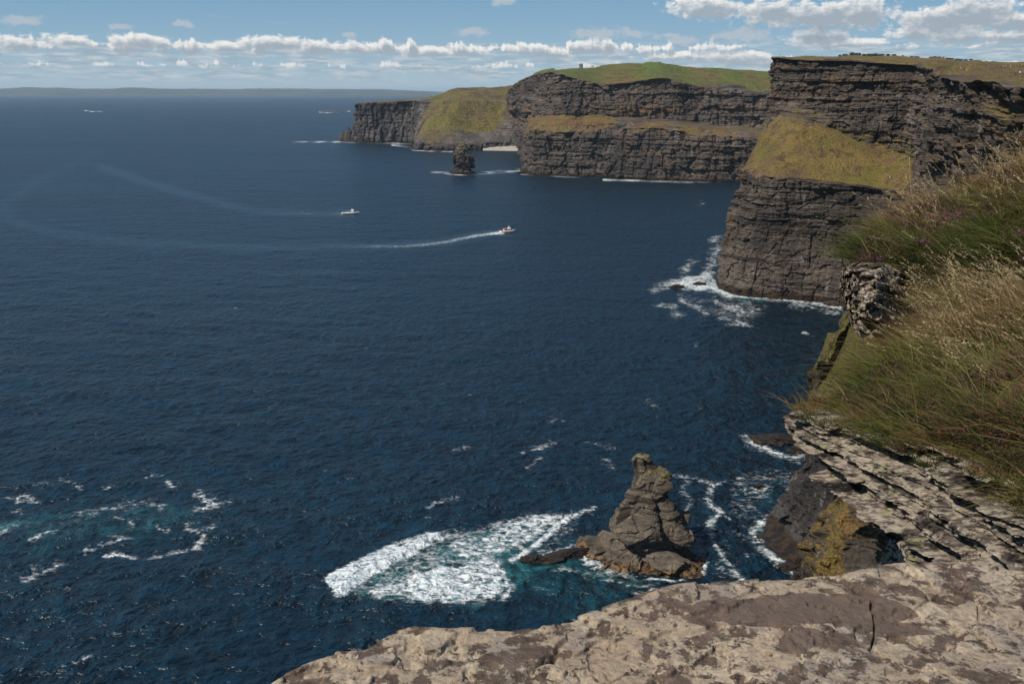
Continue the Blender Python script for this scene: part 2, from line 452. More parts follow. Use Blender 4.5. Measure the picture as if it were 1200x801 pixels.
def blade_mat(name, stops, rough=.6, trans=.35):
    m, t, b, pos = new_mat(name)
    tone = t.attr('tone')
    n = t.noise(pos, 1.3, 4, .6)
    f = t.math('ADD', t.math('MULTIPLY', tone, .75), t.math('MULTIPLY', n, .25))
    col = t.cramp(f, stops)
    t.set(b.inputs['Base Color'], col)
    b.inputs['Roughness'].default_value = rough
    b.inputs['Specular IOR Level'].default_value = .25
    tr = t.node('ShaderNodeBsdfTranslucent', {'Color': col})
    mx = t.node('ShaderNodeMixShader', {0: trans, 1: b.outputs[0], 2: tr.outputs[0]})
    out = [n_ for n_ in t.n if n_.type == 'OUTPUT_MATERIAL'][0]
    t.l.new(mx.outputs[0], out.inputs[0])
    return m
# ------------------------------------------------------------------ camera, sun, sky with clouds
scene = bpy.context.scene
cam = bpy.data.cameras.new('camera'); co = bpy.data.objects.new('camera', cam); C.objects.link(co)
scene.camera = co
co.location = (0, 0, H); co.rotation_euler = (R(90) - PITCH, 0, 0)
cam.sensor_width = 36; cam.lens = 36 * F / 1200; cam.clip_start = .1; cam.clip_end = 400000
SUN_AZ = 236.0       # compass from +Y clockwise
SUN_EL = 48.0
sd = Vector((math.sin(R(SUN_AZ)) * math.cos(R(SUN_EL)), math.cos(R(SUN_AZ)) * math.cos(R(SUN_EL)), math.sin(R(SUN_EL))))
sl = bpy.data.lights.new('sun', 'SUN'); sl.energy = SUN_E = 4.5; sl.angle = R(.53); sl.color = (1, .93, .82)
so = bpy.data.objects.new('sun', sl); C.objects.link(so); so.rotation_euler = (-sd).to_track_quat('-Z', 'Y').to_euler(); so.location = (0, 0, 400)

def pix_ae(px, py):
    x, y, z = ray(px, py)
    return math.degrees(math.atan2(x, y)), math.degrees(math.atan2(z, math.hypot(x, y)))

w = bpy.data.worlds.new('World'); scene.world = w; w.use_nodes = True
T = NT(w.node_tree)
bg = w.node_tree.nodes['Background']
sky = T.node('ShaderNodeTexSky'); sky.sky_type = 'NISHITA'; sky.sun_disc = False
sky.sun_elevation = R(SUN_EL); sky.sun_rotation = R(SUN_AZ); sky.altitude = 160
sky.air_density = 1.0; sky.dust_density = .35; sky.ozone_density = 2.2
STR = .06
gen = T.node('ShaderNodeTexCoord').outputs['Generated']
g = bpy.data.node_groups.new('cloud_field', 'ShaderNodeTree')
g.interface.new_socket('Vector', in_out='INPUT', socket_type='NodeSocketVector')
g.interface.new_socket('Cumulus', in_out='OUTPUT', socket_type='NodeSocketFloat')
g.interface.new_socket('Streak', in_out='OUTPUT', socket_type='NodeSocketFloat')
G = NT(g)
gi = G.node('NodeGroupInput'); go = G.node('NodeGroupOutput')
p = gi.outputs[0]                       # (azimuth deg, elevation deg, 0)
sep = G.node('ShaderNodeSeparateXYZ', {0: p})
A_, E_ = sep.outputs[0], sep.outputs[1]
nz = G.noise(G.scaled(p, 1, 1.5, 1), 1.5, 9, .6, .15)
nzl = G.noise(G.scaled(p, 1, 2.0, 1), .42, 4, .5)
# separate clouds (photo px: cx, cy, half width, half height)
ell = [(828,10,42,12),(905,14,40,13),(970,18,70,14),(1008,16,34,16),(1105,24,48,13),(1140,16,44,17),(1192,42,44,8),(1075,38,34,7),(1190,24,34,10),(1128,42,44,6),
       (960,42,34,8),(900,72,40,6),(860,68,50,7),(985,50,50,5),
       (165,48,34,7),(75,47,22,6),(320,50,40,8),(262,54,26,5),(375,55,40,7),(440,57,40,6),(500,60,40,6),(545,60,30,6),(625,60,25,5),(20,50,25,7),
       (1290,30,60,14),(-60,45,60,8),(650,62,30,6),(790,66,40,5)]
cur = None
for (cx, cy, hw, hh) in ell:
    a, e = pix_ae(cx, cy)
    d = G.vec('SUBTRACT', p, (a, e, 0))
    d = G.vec('MULTIPLY', d, (F / 57.3 / hw * .92, F / 57.3 / hh * .92, 0))
    l = G.math('SUBTRACT', 1.0, G.vec('LENGTH', d))
    cur = l if cur is None else G.math('MAXIMUM', cur, l)
cur = G.math('MAXIMUM', cur, -1.2)
gcur = None
for (cx, cy, hw, hh) in [(705,40,40,7),(875,41,32,9),(800,46,26,5),(553,37,20,5),(590,2,16,5),(745,40,16,4),(215,28,12,4),(140,31,16,3),(410,41,9,3),(25,24,22,5),(960,40,34,7),(788,42,14,3)]:
    a, e = pix_ae(cx, cy)
    l = G.math('SUBTRACT', 1.0, G.vec('LENGTH', G.vec('MULTIPLY', G.vec('SUBTRACT', p, (a, e, 0)), (F / 57.3 / hw * .85, F / 57.3 / hh * .85, 0))))
    gcur = l if gcur is None else G.math('MAXIMUM', gcur, l)
g.interface.new_socket('Grey', in_out='OUTPUT', socket_type='NodeSocketFloat')
G.set(go.inputs[2], G.math('ADD', G.math('MAXIMUM', gcur, -1.0), G.math('MULTIPLY', G.math('SUBTRACT', nz, .5), 2.6)))
# horizon bank of cumulus: tops near 2.7 deg, base near 2.2
top = G.math('ADD', 1.55, G.math('MULTIPLY', G.noise(G.scaled(p, 1, 0.02, 1), .33, 6, .66), 2.2))
bank = G.math('MINIMUM', G.math('MULTIPLY', G.math('SUBTRACT', top, E_), 2.2), G.math('MULTIPLY', G.math('SUBTRACT', E_, G.math('ADD', 1.55, G.math('MULTIPLY', G.noise(G.scaled(p, 1, 0.02, 1), .9, 4, .6), .7))), 2.2))
bank = G.math('SUBTRACT', bank, G.ramp(A_, 3, 14, 0, .5))
bank = G.math('SUBTRACT', bank, G.ramp(G.noise(G.scaled(p, 1, 0.1, 1), .62, 3, .6), .46, .62, 0, .9))
top2 = G.math('ADD', .75, G.math('MULTIPLY', G.noise(G.vec('ADD', G.scaled(p, 1, 0.02, 1), (50, 0, 0)), .7, 5, .65), 1.5))
bank2 = G.math('MINIMUM', G.math('MULTIPLY', G.math('SUBTRACT', top2, E_), 2.6), G.math('MULTIPLY', G.math('SUBTRACT', E_, 1.15), 3.4))
bank2 = G.math('SUBTRACT', bank2, G.ramp(G.noise(G.vec('ADD', G.scaled(p, 1, 0.1, 1), (80, 0, 0)), .8, 3, .6), .42, .58, .15, .9))
bank = G.math('MAXIMUM', bank, bank2)
cum = G.math('MAXIMUM', cur, bank)
cum = G.math('ADD', cum, G.math('MULTIPLY', G.math('SUBTRACT', nz, .5), 2.0))
# high sky scatter of clouds outside the picture (they light the sea)
hi = G.math('MULTIPLY', G.ramp(nzl, .55, .68), G.ramp(E_, 8, 14))
cum = G.math('MAXIMUM', cum, G.math('SUBTRACT', G.math('MULTIPLY', hi, 1.2), .5))
G.set(go.inputs[0], cum)
st = G.noise(G.vec('ADD', G.scaled(p, .30, 2.6, 1), (4.0, 1.7, 0)), 1.0, 7, .6, .3)
sm = G.math('MULTIPLY', G.ramp(E_, .25, .8), G.ramp(E_, 2.2, 2.65, 1, 0))
low = G.math('MULTIPLY', sm, G.ramp(st, .36, .60, 0.05, .80))
st2 = G.noise(G.vec('ADD', G.scaled(p, .16, 1.3, 1), (1.0, 8.7, 0)), 1.0, 7, .62, .2)
high = G.math('MULTIPLY', G.ramp(E_, 2.4, 3.4), G.ramp(st2, .60, .76, 0, .35))
G.set(go.inputs[1], G.math('MAXIMUM', low, high))

def norm_ae(vsock):
    s = T.node('ShaderNodeSeparateXYZ', {0: vsock})
    az = T.math('MULTIPLY', T.math('ARCTAN2', s.outputs[0], s.outputs[1]), 57.2958)
    hyp = T.math('SQRT', T.math('ADD', T.math('MULTIPLY', s.outputs[0], s.outputs[0]), T.math('MULTIPLY', s.outputs[1], s.outputs[1])))
    el = T.math('MULTIPLY', T.math('ARCTAN2', s.outputs[2], hyp), 57.2958)
    return T.node('ShaderNodeCombineXYZ', {0: az, 1: el, 2: 0.0}).outputs[0], el
ae, EL = norm_ae(gen)
g1 = T.node('ShaderNodeGroup', node_tree=g); T.set(g1.inputs[0], ae)
g2 = T.node('ShaderNodeGroup', node_tree=g); T.set(g2.inputs[0], T.vec('ADD', ae, (-.14, .26, 0)))
dens, streak = T.ramp(g1.outputs[0], -.08, .34), g1.outputs[1]
lit = T.ramp(g2.outputs[0], .70, -.30)
det = T.noise(T.scaled(ae, 1, 1.6, 1), 3.2, 6, .6)
lit = T.math('MULTIPLY', lit, T.ramp(det, .25, .7, .75, 1.05))
k = 1 / STR
ccol = T.mix(lit, [x * k for x in (.36, .42, .48)], [x * k for x in (.92, .90, .87)])
skyc = T.mix(1, sky.outputs[0], (.80, .97, 1.06), 'MULTIPLY')
grad = T.cramp(T.ramp(EL, 0, 45, 0, 1, False), [(0, (.45, .58, .68)), (.04, (.32, .49, .63)), (.12, (.185, .365, .57)), (.4, (.11, .27, .53)), (1, (.07, .19, .44))])
skyc = T.mix(T.ramp(EL, 30, 70, .85, 0), skyc, T.mix(1, grad, (k, k, k), 'MULTIPLY'))
strc = T.mix(T.ramp(T.noise(T.scaled(ae, .5, 3.5, 1), 1.4, 6, .6), .4, .62), [x * k for x in (.33, .42, .50)], [x * k for x in (.62, .65, .67)])
c1 = T.mix(streak, skyc, strc)
c2 = T.mix(T.math('MULTIPLY', dens, T.ramp(EL, .2, 2.2, .3, .95)), c1, ccol)
c2 = T.mix(T.ramp(g1.outputs[2], .0, .6, 0, .75), c2, T.mix(lit, [x * k for x in (.30, .37, .45)], [x * k for x in (.50, .55, .60)]))
T.set(bg.inputs[0], c2); bg.inputs[1].default_value = STR
vs = scene.view_settings
scene.display_settings.display_device = 'sRGB'
vs.view_transform = 'Standard'; vs.look = 'None'; vs.gamma = 1; vs.exposure = 0; vs.use_curve_mapping = False
scene.cycles.max_bounces = 6; scene.cycles.diffuse_bounces = 2; scene.cycles.glossy_bounces = 2; scene.cycles.transmission_bounces = 3
scene.cycles.volume_bounces = 1; scene.cycles.caustics_reflective = False; scene.cycles.caustics_refractive = False
# ------------------------------------------------------------------ cliffs
def pt(px, py, Y, g=0.0):
    return [*W(px, py, Y), g]
def wp(px, py, g=0.0, dz=0.0):
    return [*sea(px, py, dz), g]
def foot(p4, out=0, z=-6.0):
    """row below the waterline"""
    x, y, _, g = p4
    return [x, y, z, 0.0]

def cliff(name, cols, ccount, rcount, mat, u, seed, layers, facets, slope_keep=.35, wet_h=5.0, rough=.5, turf_bump=.5, dry=None, massive=None, rust=None, origin=None, gy=0.0, lat_axis=None):
    P, g = loft(cols, ccount, rcount)
    n0 = normals(blur(P, 6))
    steep = 1 - np.abs(n0[..., 2])
    flatn = n0.copy(); flatn[..., 2] = 0
    flatn /= np.linalg.norm(flatn, axis=-1, keepdims=True) + 1e-6
    # make outward = towards the sea / camera
    if np.mean(flatn[..., 1] * 1.0) > 0: flatn = -flatn
    flatn = blur(flatn, 8); flatn /= np.linalg.norm(flatn, axis=-1, keepdims=True) + 1e-6
    x, y, z = P[..., 0], P[..., 1], P[..., 2]
    lat = np.cumsum(np.linalg.norm(np.diff(blur(P, 2), axis=1, prepend=P[:, :1])[..., :2], axis=-1), axis=1)
    lat = np.broadcast_to(lat[lat.shape[0] // 3][None], x.shape)
    gn = fbm(x / (14 * u), y / (14 * u), z / (10 * u), 4, seed + 50)
    gm = ss(.38, .62, g + gn * .85 * ss(0, .35, g) * ss(1.05, .7, g))
    rock = (1 - gm) * ss(.15, .5, steep)
    d = np.zeros_like(x)
    for i, (th, cell, amp) in enumerate(layers):
        v, _ = strata(z + 1.5 * u * fbm(x / (60 * u), y / (60 * u), 0, 2, seed), lat, seed + i * 7, th, cell, .3)
        d += v * amp
    if massive: d = d * massive(P)
    for i, (sz, amp) in enumerate(facets):
        v, e = facet(P, sz, seed + 100 + i * 11)
        d += v * amp - (1 - e) * amp * .5
    d += fbm(x / (35 * u), y / (35 * u), z / (70 * u), 4, seed + 3) * 4.5 * u * rough
    # vertical gullies
    gl = vnoise(lat / (22 * u), z / (150 * u), seed, seed + 4)
    d -= ss(.35, .75, gl) * 4 * u * rough
    d2 = d * (rock * (1 - 0) + .0)
    P = P + flatn * d2[..., None]
    tb = fbm(x / (9 * u), y / (9 * u), z / (9 * u), 5, seed + 9) * 1.3 * u * turf_bump + fbm(x / (45 * u), y / (45 * u), 0, 3, seed + 19) * 2.0 * u * turf_bump
    P = P + flatn * (tb * gm * .8)[..., None]
    P[..., 2] += tb * gm * ss(0, 6 * u, z)
    P[..., 2] += fbm(x / (16 * u), y / (16 * u), 0, 4, seed + 29) * 1.3 * u * ss(12 * u, 30 * u, z)
    n1 = normals(P)
    up = np.abs(n1[..., 2])
    # turf settles on shelves, rock shows on steps
    shelf = ss(.55, .85, up) * ss(8 * u, 30 * u, z) * (1 - gm)
    gmask = np.clip(g + gn * .5 * ss(0, .3, g) + shelf * .55 * ss(-.1, .3, fbm(x / (40 * u), y / (40 * u), z / (12 * u), 3, seed + 77)) - .25 * gm * ss(.35, .15, up), 0, 1.2)
    wet = ss(wet_h * 1.3, wet_h * .3, P[..., 2] + fbm(x / 9, y / 9, 0, 2, seed) * wet_h * .4)
    return grid_mesh(name, P, {'grass': gmask, 'wet': wet, 'rust': (rust(P) * ss(-.05, .25, fbm(x / (50 * u), y / (50 * u), z / (7 * u), 4, seed + 87)) if rust else x * 0), 'dry': np.clip((dry(P) if dry else x * 0) + .9 * shelf * (g < .3), -.5, 1)}, mat, origin=origin)

M_A = cliff_mat('cliff_rock', 2.0, dark=(.026, .024, .025), mid=(.115, .091, .073), light=(.27, .225, .18), ochre=(.27, .145, .06), ochre_amt=.75, vert=.22, band=1.2,
                grass_a=(.155, .142, .030), grass_b=(.225, .160, .052), grass_c=(.135, .085, .058))
M_B = cliff_mat('far_cliff_rock', 4.0, dark=(.035, .032, .034), mid=(.125, .101, .084), light=(.28, .24, .205), ochre=(.26, .15, .065), ochre_amt=.7,
                grass_a=(.120, .170, .032), grass_b=(.21, .145, .055), grass_c=(.19, .110, .055), vert=.3, band=1.3)
M_C = cliff_mat('headland_rock', 7.0, dark=(.035, .034, .038), mid=(.125, .105, .095), light=(.25, .22, .19), ochre=(.22, .15, .08), ochre_amt=.6,
                grass_a=(.16, .155, .032), grass_b=(.20, .155, .055), grass_c=(.14, .10, .058), vert=.9, band=.5)

# --- A: the big headland.  rows: foot, water, lip, slope top, rim, behind, skyline, back
def colA(wtr, lip, slp, rim, ly=15, g=(.0, .62, .70, .55), b1=(0, 0), Yrim=None, Yw=None, sk=None, skY=1250, bench=None):
    Yw = float(sea(*wtr)[1]) if Yw is None else Yw
    c0 = wp(*wtr) if Yw is None or True else None
    w0 = [*sea(*wtr), 0.0]
    if bench is None: bench = ((wtr[0] * .45 + lip[0] * .55), (wtr[1] * .45 + lip[1] * .55))
    yr = Yw + 82 if Yrim is None else Yrim
    return [foot(w0), w0, pt(bench[0], bench[1], Yw + ly * .5), pt(lip[0], lip[1], Yw + ly, .1),
            pt(lip[0] + 1, lip[1] - 3, Yw + ly + 4, 1.0), pt((lip[0] + slp[0]) / 2, (lip[1] + slp[1]) / 2 + 2, Yw + ly + 26, g[2]), pt(slp[0], slp[1], yr - 14, .45),
            pt((slp[0] + rim[0]) / 2, (slp[1] + rim[1]) / 2, yr - 7, 0), pt(rim[0], rim[1], yr, 0.1),
            pt(rim[0] + b1[0], rim[1] - 2.2, yr + 14, .95), pt(*sk, skY, 1.0), [*W(sk[0] + 45, 92, skY + 500), 1.0]]
cA = []
# hidden west flank going away behind the corner
for k, (px, Yw) in enumerate(((905, 1150), (872, 960))):
    pyw = float(project(np.array([[ (px-600)/F*Yw, Yw, 0.0]]))[1][0])
    cA.append(colA((px, pyw), (px + 22, 190 - (2 - k) * 6), (px + 34, 138), (px + 40, 74), Yrim=Yw + 60, sk=(px + 60, 72), skY=Yw + 400))
cA.append(colA((839, 333), (871, 199), (902, 141), (904, 70.5), sk=(908, 68.6), bench=(850, 262), Yrim=905))
cA.append(colA((848, 341), (884, 203), (915, 137), (918, 70.0), sk=(918, 68.2)))
cA.append(colA((870, 347), (905, 207), (935, 139), (941, 70.5), sk=(940, 67.6)))
cA.append(colA((900, 350), (940, 212), (967, 148), (975, 71.5), sk=(970, 67.2)))
cA.append(colA((930, 352), (970, 215), (990, 158), (1005, 73), sk=(1000, 66.8)))
cA.append(colA((960, 355), (1003, 218), (1015, 170), (1035, 74.5), sk=(1030, 66.8)))
cA.append(colA((985, 360), (1035, 222), (1048, 178), (1060, 76), Yrim=830, sk=(1060, 67.5)))
cA.append(colA((1015, 375), (1062, 226), (1072, 186), (1084, 79), Yrim=760, sk=(1085, 68.4), skY=1200))
cA.append(colA((1040, 420), (1072, 260), (1084, 196), (1096, 85), Yrim=600, sk=(1105, 69.2), skY=1150))
cA.append(colA((1085, 500), (1080, 300), (1093, 208), (1104, 93), Yrim=455, sk=(1125, 70.4), skY=1100))
cA.append(colA((1120, 540), (1118, 330), (1122, 225), (1128, 96), Yrim=420, sk=(1145, 71.4), skY=1050))
cA.append(colA((1165, 580), (1160, 350), (1163, 240), (1166, 98), Yrim=370, sk=(1170, 72.6), skY=1000))
cA.append(colA((1215, 640), (1205, 380), (1207, 260), (1210, 101), Yrim=315, sk=(1210, 73.6), skY=950))
cA.append(colA((1290, 740), (1275, 420), (1275, 280), (1275, 106), Yrim=250, sk=(1290, 75), skY=900))
cA.append(colA((1400, 900), (1380, 520), (1380, 340), (1370, 112), Yrim=190, sk=(1400, 76), skY=850))
# columns 9.. are a sheer wall: no lower lip.  the cliff on the right is nearer and cuts straight to the sea
for c in cA[-7:]:
    w0 = np.array(c[1]); rim = np.array(c[8]);
    for r_, f_ in ((2, .3), (3, .5), (4, .52), (5, .62), (6, .75), (7, .88)):
        q = w0 * (1 - f_) + rim * f_; q[3] = 0.05
        c[r_] = list(q)
# brown trodden ground on the nearer plateau: a mid row
for i_, c in enumerate(cA):
    if i_ >= 9:
        a_, b_ = np.array(c[9]), np.array(c[10])
        c[9] = list(a_ * .93 + b_ * .07)
        c[9][3] = .44
cliff('cliff_headland', cA, [10, 16, 50, 70, 100, 90, 90, 90, 70, 60, 70, 90, 70, 60, 30, 16],
      [4, 90, 100, 12, 50, 50, 60, 80, 16, 50, 6], M_A, 2.0, 3,
      [(8, 60, 3.4), (3.0, 16, 1.7), (1.3, 6, .7)], [((12, 12, 7), 1.0), ((4, 4, 2.4), .5), ((8, 8, 26), 1.3)], wet_h=6, turf_bump=.55,
      massive=lambda P: .22 + .78 * ss(42, 60, P[..., 2] + 6 * fbm(P[..., 0] / 50, P[..., 1] / 50, 0, 3, 2)),
      rust=lambda P: ss(55, 68, P[..., 2]) * ss(112, 96, P[..., 2]) + .35 * ss(112, 120, P[..., 2]),
      dry=lambda P: np.clip(.45 + .5 * fbm(P[..., 0] / 60, P[..., 1] / 60, 0, 3, 8) + .6 * ss(640, 430, P[..., 1]) * ss(150, 160, P[..., 2]), 0, 1))
H_A = bpy.data.objects['cliff_headland']
tag(H_A, 'big dark banded sea cliff headland with a green slope halfway up, right of the bay', 'cliff', kind='structure')

# --- B: middle cliffs with the tower.  rows: foot, water, lip, terrace back, upper mid, rock rim, grass, skyline, back
def colB(wtr, lip, ter, rim, sk, Yw=None, Yr=1995, g=(0.3, .55, .25), skY=None):
    w0 = [*sea(*wtr), 0.0]
    Yw = w0[1]
    skY = skY or Yr + 190
    return [foot(w0), w0, pt((wtr[0] + lip[0]) / 2, (wtr[1] + lip[1]) / 2, Yw + 6), pt(*lip, Yw + 14, g[0]), pt((lip[0] + ter[0]) / 2, (lip[1] + ter[1]) / 2 - 1, Yw + 28, g[1]), pt(*ter, Yr - 22, g[2]),
            pt((ter[0] + rim[0]) / 2, (ter[1] + rim[1]) / 2, Yr - 10, 0), pt(*rim, Yr, .2), pt((rim[0] + sk[0]) / 2, (rim[1] + sk[1]) / 2 - .3, (Yr + skY) / 2 - 10, .9), pt(*sk, skY, 1.0),
            [*(W(*sk, skY) + np.array([30, 350, -90])), 1.0]]
cB = [colB((585, 170), (588, 140), (588, 125), (592, 112), (598, 104), Yr=3100),
      colB((599, 173), (597, 145), (597, 128), (600, 101), (606, 98), Yr=2900, g=(0, 0, 0)),
      colB((606, 175.5), (604, 150), (606, 128), (613, 93), (620, 90.5), Yr=2700, g=(0, 0, 0)),
      colB((609, 182), (612, 156), (617, 132), (624, 90), (632, 85), Yr=2450, g=(.1, .2, .0)),
      colB((611, 203.5), (621, 151), (633, 135), (640, 84), (645, 81.5), Yr=2150, g=(.45, .6, .1)),
      colB((635, 205.5), (640, 153), (652, 134), (658, 87), (660, 81), Yr=2040, g=(.35, .6, .2)),
      colB((665, 206.5), (667, 155), (676, 136), (680, 94), (680, 80.6), g=(.3, .9, .35)),
      colB((700, 207.5), (702, 154), (704, 134), (706, 97), (706, 78), g=(.2, .8, .1), skY=2300),
      colB((716, 208.5), (722, 160), (734, 136), (735, 95), (730, 74), g=(.0, .3, .3), skY=2350),
      colB((724, 210), (729, 152), (748, 137), (752, 92), (752, 73.5), g=(.4, .6, .2), skY=2350),
      colB((755, 211), (758, 151), (768, 140), (775, 90), (775, 75), g=(.4, .7, .2)),
      colB((785, 212), (788, 154), (794, 142), (800, 96), (800, 79)),
      colB((815, 212.5), (818, 158), (824, 145), (830, 101), (830, 80)),
      colB((845, 213), (850, 160), (854, 148), (862, 104), (860, 81.5)),
      colB((880, 213), (890, 162), (890, 150), (897, 107), (890, 83.5)),
      colB((930, 213), (935, 166), (935, 152), (935, 110), (935, 87))]
cliff('cliff', cB, [8, 10, 30, 50, 40, 50, 60, 40, 30, 55, 50, 50, 50, 50, 20],
      [3, 50, 50, 18, 20, 40, 40, 20, 20, 3], M_B, 4.0, 41,
      [(14, 140, 4.0), (5, 50, 2.3)], [((26, 26, 22), 3.4), ((9, 9, 6), 1.4), ((16, 16, 60), 2.6)], wet_h=7, turf_bump=.5,
      rust=lambda P: ss(70, 92, P[..., 2]) * ss(140, 115, P[..., 2]) + .12,
      dry=lambda P: np.clip(ss(160, 140, P[..., 2]) * 1.1 + .35 * ss(.1, .4, fbm(P[..., 0] / 90, P[..., 1] / 90, 0, 3, 8)) - .35 * ss(165, 180, P[..., 2]), -.4, 1))
tag(bpy.data.objects['cliff'], 'middle sea cliffs in dark bands under green fields with the small tower on top', 'cliff', kind='structure')

# --- C: farthest headland with the green flank
def colC(wtr, base, mid, rim, sk, Y=None, g=(0, 0, 0, .9), dY=(8, 20, 30, 90)):
    w0 = [*sea(*wtr), 0.0]; Y = Y or w0[1]
    return [foot(w0), w0, pt(*base, w0[1] + dY[0], g[0]), pt(*mid, Y + dY[1], g[1]), pt(*rim, Y + dY[2], g[2]), pt(*sk, Y + dY[3], g[3]), [*(W(*sk, Y + dY[3]) + np.array([60, 400, -80])), 1.0]]
gs = (.28, .95, .68, 1.0)
print('C Y', sea(525, 176.5)[1], sea(590, 172)[1])
cC = [colC((440, 163), (440, 150), (440, 140), (438, 124), (450, 121)),
      colC((412.5, 166), (415, 155), (417, 140), (419, 121.5), (428, 119.5)),
      colC((425, 167), (426, 155), (427, 140), (428, 120.5), (436, 119)),
      colC((445, 167), (446, 155), (447, 140), (448, 119.5), (452, 118)),
      colC((465, 167.3), (466, 155), (467, 140), (468, 118.5), (474, 117)),
      colC((482, 168), (484, 155), (486, 140), (487, 117.5), (493, 115)),
      colC((484, 173), (487, 160), (494, 145), (500, 118), (512, 112), g=(0, .5, .1, .9), dY=(12, 60, 120, 200)),
      colC((486, 175.5), (489, 165), (497, 146), (512, 120), (526, 107), g=gs, dY=(12, 90, 160, 320)),
      colC((502, 176.2), (503, 168), (512, 146), (524, 119), (540, 104), g=gs, dY=(12, 90, 170, 380)),
      colC((525, 176.5), (525, 169.5), (527, 146), (540, 118), (556, 102.3), g=gs, dY=(12, 90, 170, 400)),
      colC((548, 176), (547, 169.5), (550, 146), (558, 118), (575, 101.3), g=gs, dY=(12, 90, 170, 400)),
      colC((568, 175.8), (567, 168), (570, 146), (575, 118), (592, 101), g=(.2, .8, .6, 1), dY=(12, 90, 170, 400)),
      colC((585, 175.4), (585, 167), (588, 140), (590, 118), (606, 101), g=(.2, .7, .5, 1), dY=(12, 90, 170, 400)),
      colC((610, 175), (610, 165), (610, 140), (610, 118), (630, 101), g=(.2, .5, .2, 1), dY=(12, 60, 120, 300))]
cliff('green_headland', cC, [6, 24, 30, 30, 30, 16, 20, 30, 40, 40, 34, 30, 10], [3, 14, 50, 50, 26, 3], M_C, 6.0, 77,
      [(14, 70, 2.5)], [((16, 16, 60), 7.0), ((12, 12, 12), 2.6)], wet_h=8, turf_bump=.6, dry=lambda P: np.clip(1.2 * ss(-.1, .25, fbm(P[..., 0] / 120, P[..., 1] / 120, P[..., 2] / 40, 4, 8)) + .5 * ss(60, 85, P[..., 2]) * ss(140, 110, P[..., 2]), 0, 1))
tag(bpy.data.objects['green_headland'], 'farthest headland with fluted grey cliff and yellow green grassy flank', 'headland', kind='structure')

# far land on the horizon
def hill_strip(name, x0, x1, D, tops, zbase, mat):
    n = 500
    px = np.linspace(x0, x1, n)
    hs = np.interp(px, [a for a, _ in tops], [b for _, b in tops])
    hs = hs + (fbm(px / 40, 0, 3, 4, 5) * .9 + fbm(px / 9, 0, 8, 3, 6) * .35)
    base = W(px, np.full(n, 106.0), D); base[:, 2] = 0
    rows = []
    for f_, dd in ((0, 0), (.12, 120), (.35, 900), (.62, 2300), (.85, 3600), (1, 5200), (.4, 8200)):
        zz = H + (106.5 - hs) / F * (D + dd)
        r_ = base * (1 + dd / D); r_[:, 2] = np.maximum(zz, 0) * f_ + fbm(px / 14, dd / 900., 1, 3, 8) * 26 * (f_ > 0) * (f_ < 1)
        rows.append(r_)
    P = np.array(rows); P[0, :, 2] = -5
    P = resample(P, [3] * 6, True)
    return grid_mesh(name, P, {'grass': P[..., 2] * 0 + .9, 'wet': P[..., 2] * 0}, mat, smooth=True)
M_H = cliff_mat('far_land', 160.0, mid=(.10, .10, .08), grass_a=(.035, .05, .035), grass_b=(.07, .075, .055), grass_c=(.05, .05, .045), bump=0.2)
hl = hill_strip('hills', -420, 520, 30500, [(-420, 103), (0, 104.0), (30, 103.2), (60, 104), (120, 104.6), (150, 103.6), (168, 103.2), (185, 104.4), (260, 105.2), (330, 104.6), (360, 104.8), (430, 105.6), (470, 106.2), (505, 107.5), (520, 108)], 0, M_H)
tag(hl, 'low blue hazy land along the horizon at left', 'hills', kind='structure')

# beach under the middle cliffs
def beach():
    cols = []
    for px, y0, y1 in ((566, 176.4, 172.5), (577, 176.6, 171), (590, 176.8, 169.5), (602, 177.0, 169), (620, 177.4, 168.5)):
        a = sea(px, y0); b_ = sea(px, y0, 0) * np.array([1.02, 1.02, 0]); 
        cols.append([[*a[:2], -2, 0], [*a[:2], .3, 0], [a[0] * 1.02, a[1] * 1.02, 7, 0], [a[0] * 1.045, a[1] * 1.045, 13, 0]])
    P, _ = loft(cols, [10] * 4, [3, 8, 8])
    P[..., 2] += fbm(P[..., 0] / 12, P[..., 1] / 12, 0, 3, 4) * 1.0
    m, t, b, pos = new_mat('pale_boulders')
    n = t.noise(pos, .25, 6, .7)
    t.set(b.inputs['Base Color'], t.cramp(n, [(.35, (.22, .20, .17)), (.6, (.50, .46, .41))])); b.inputs['Roughness'].default_value = .9
    return grid_mesh('beach', P, None, m)
tag(beach(), 'pale boulder beach at the foot of the far cliffs', 'beach', kind='structure')
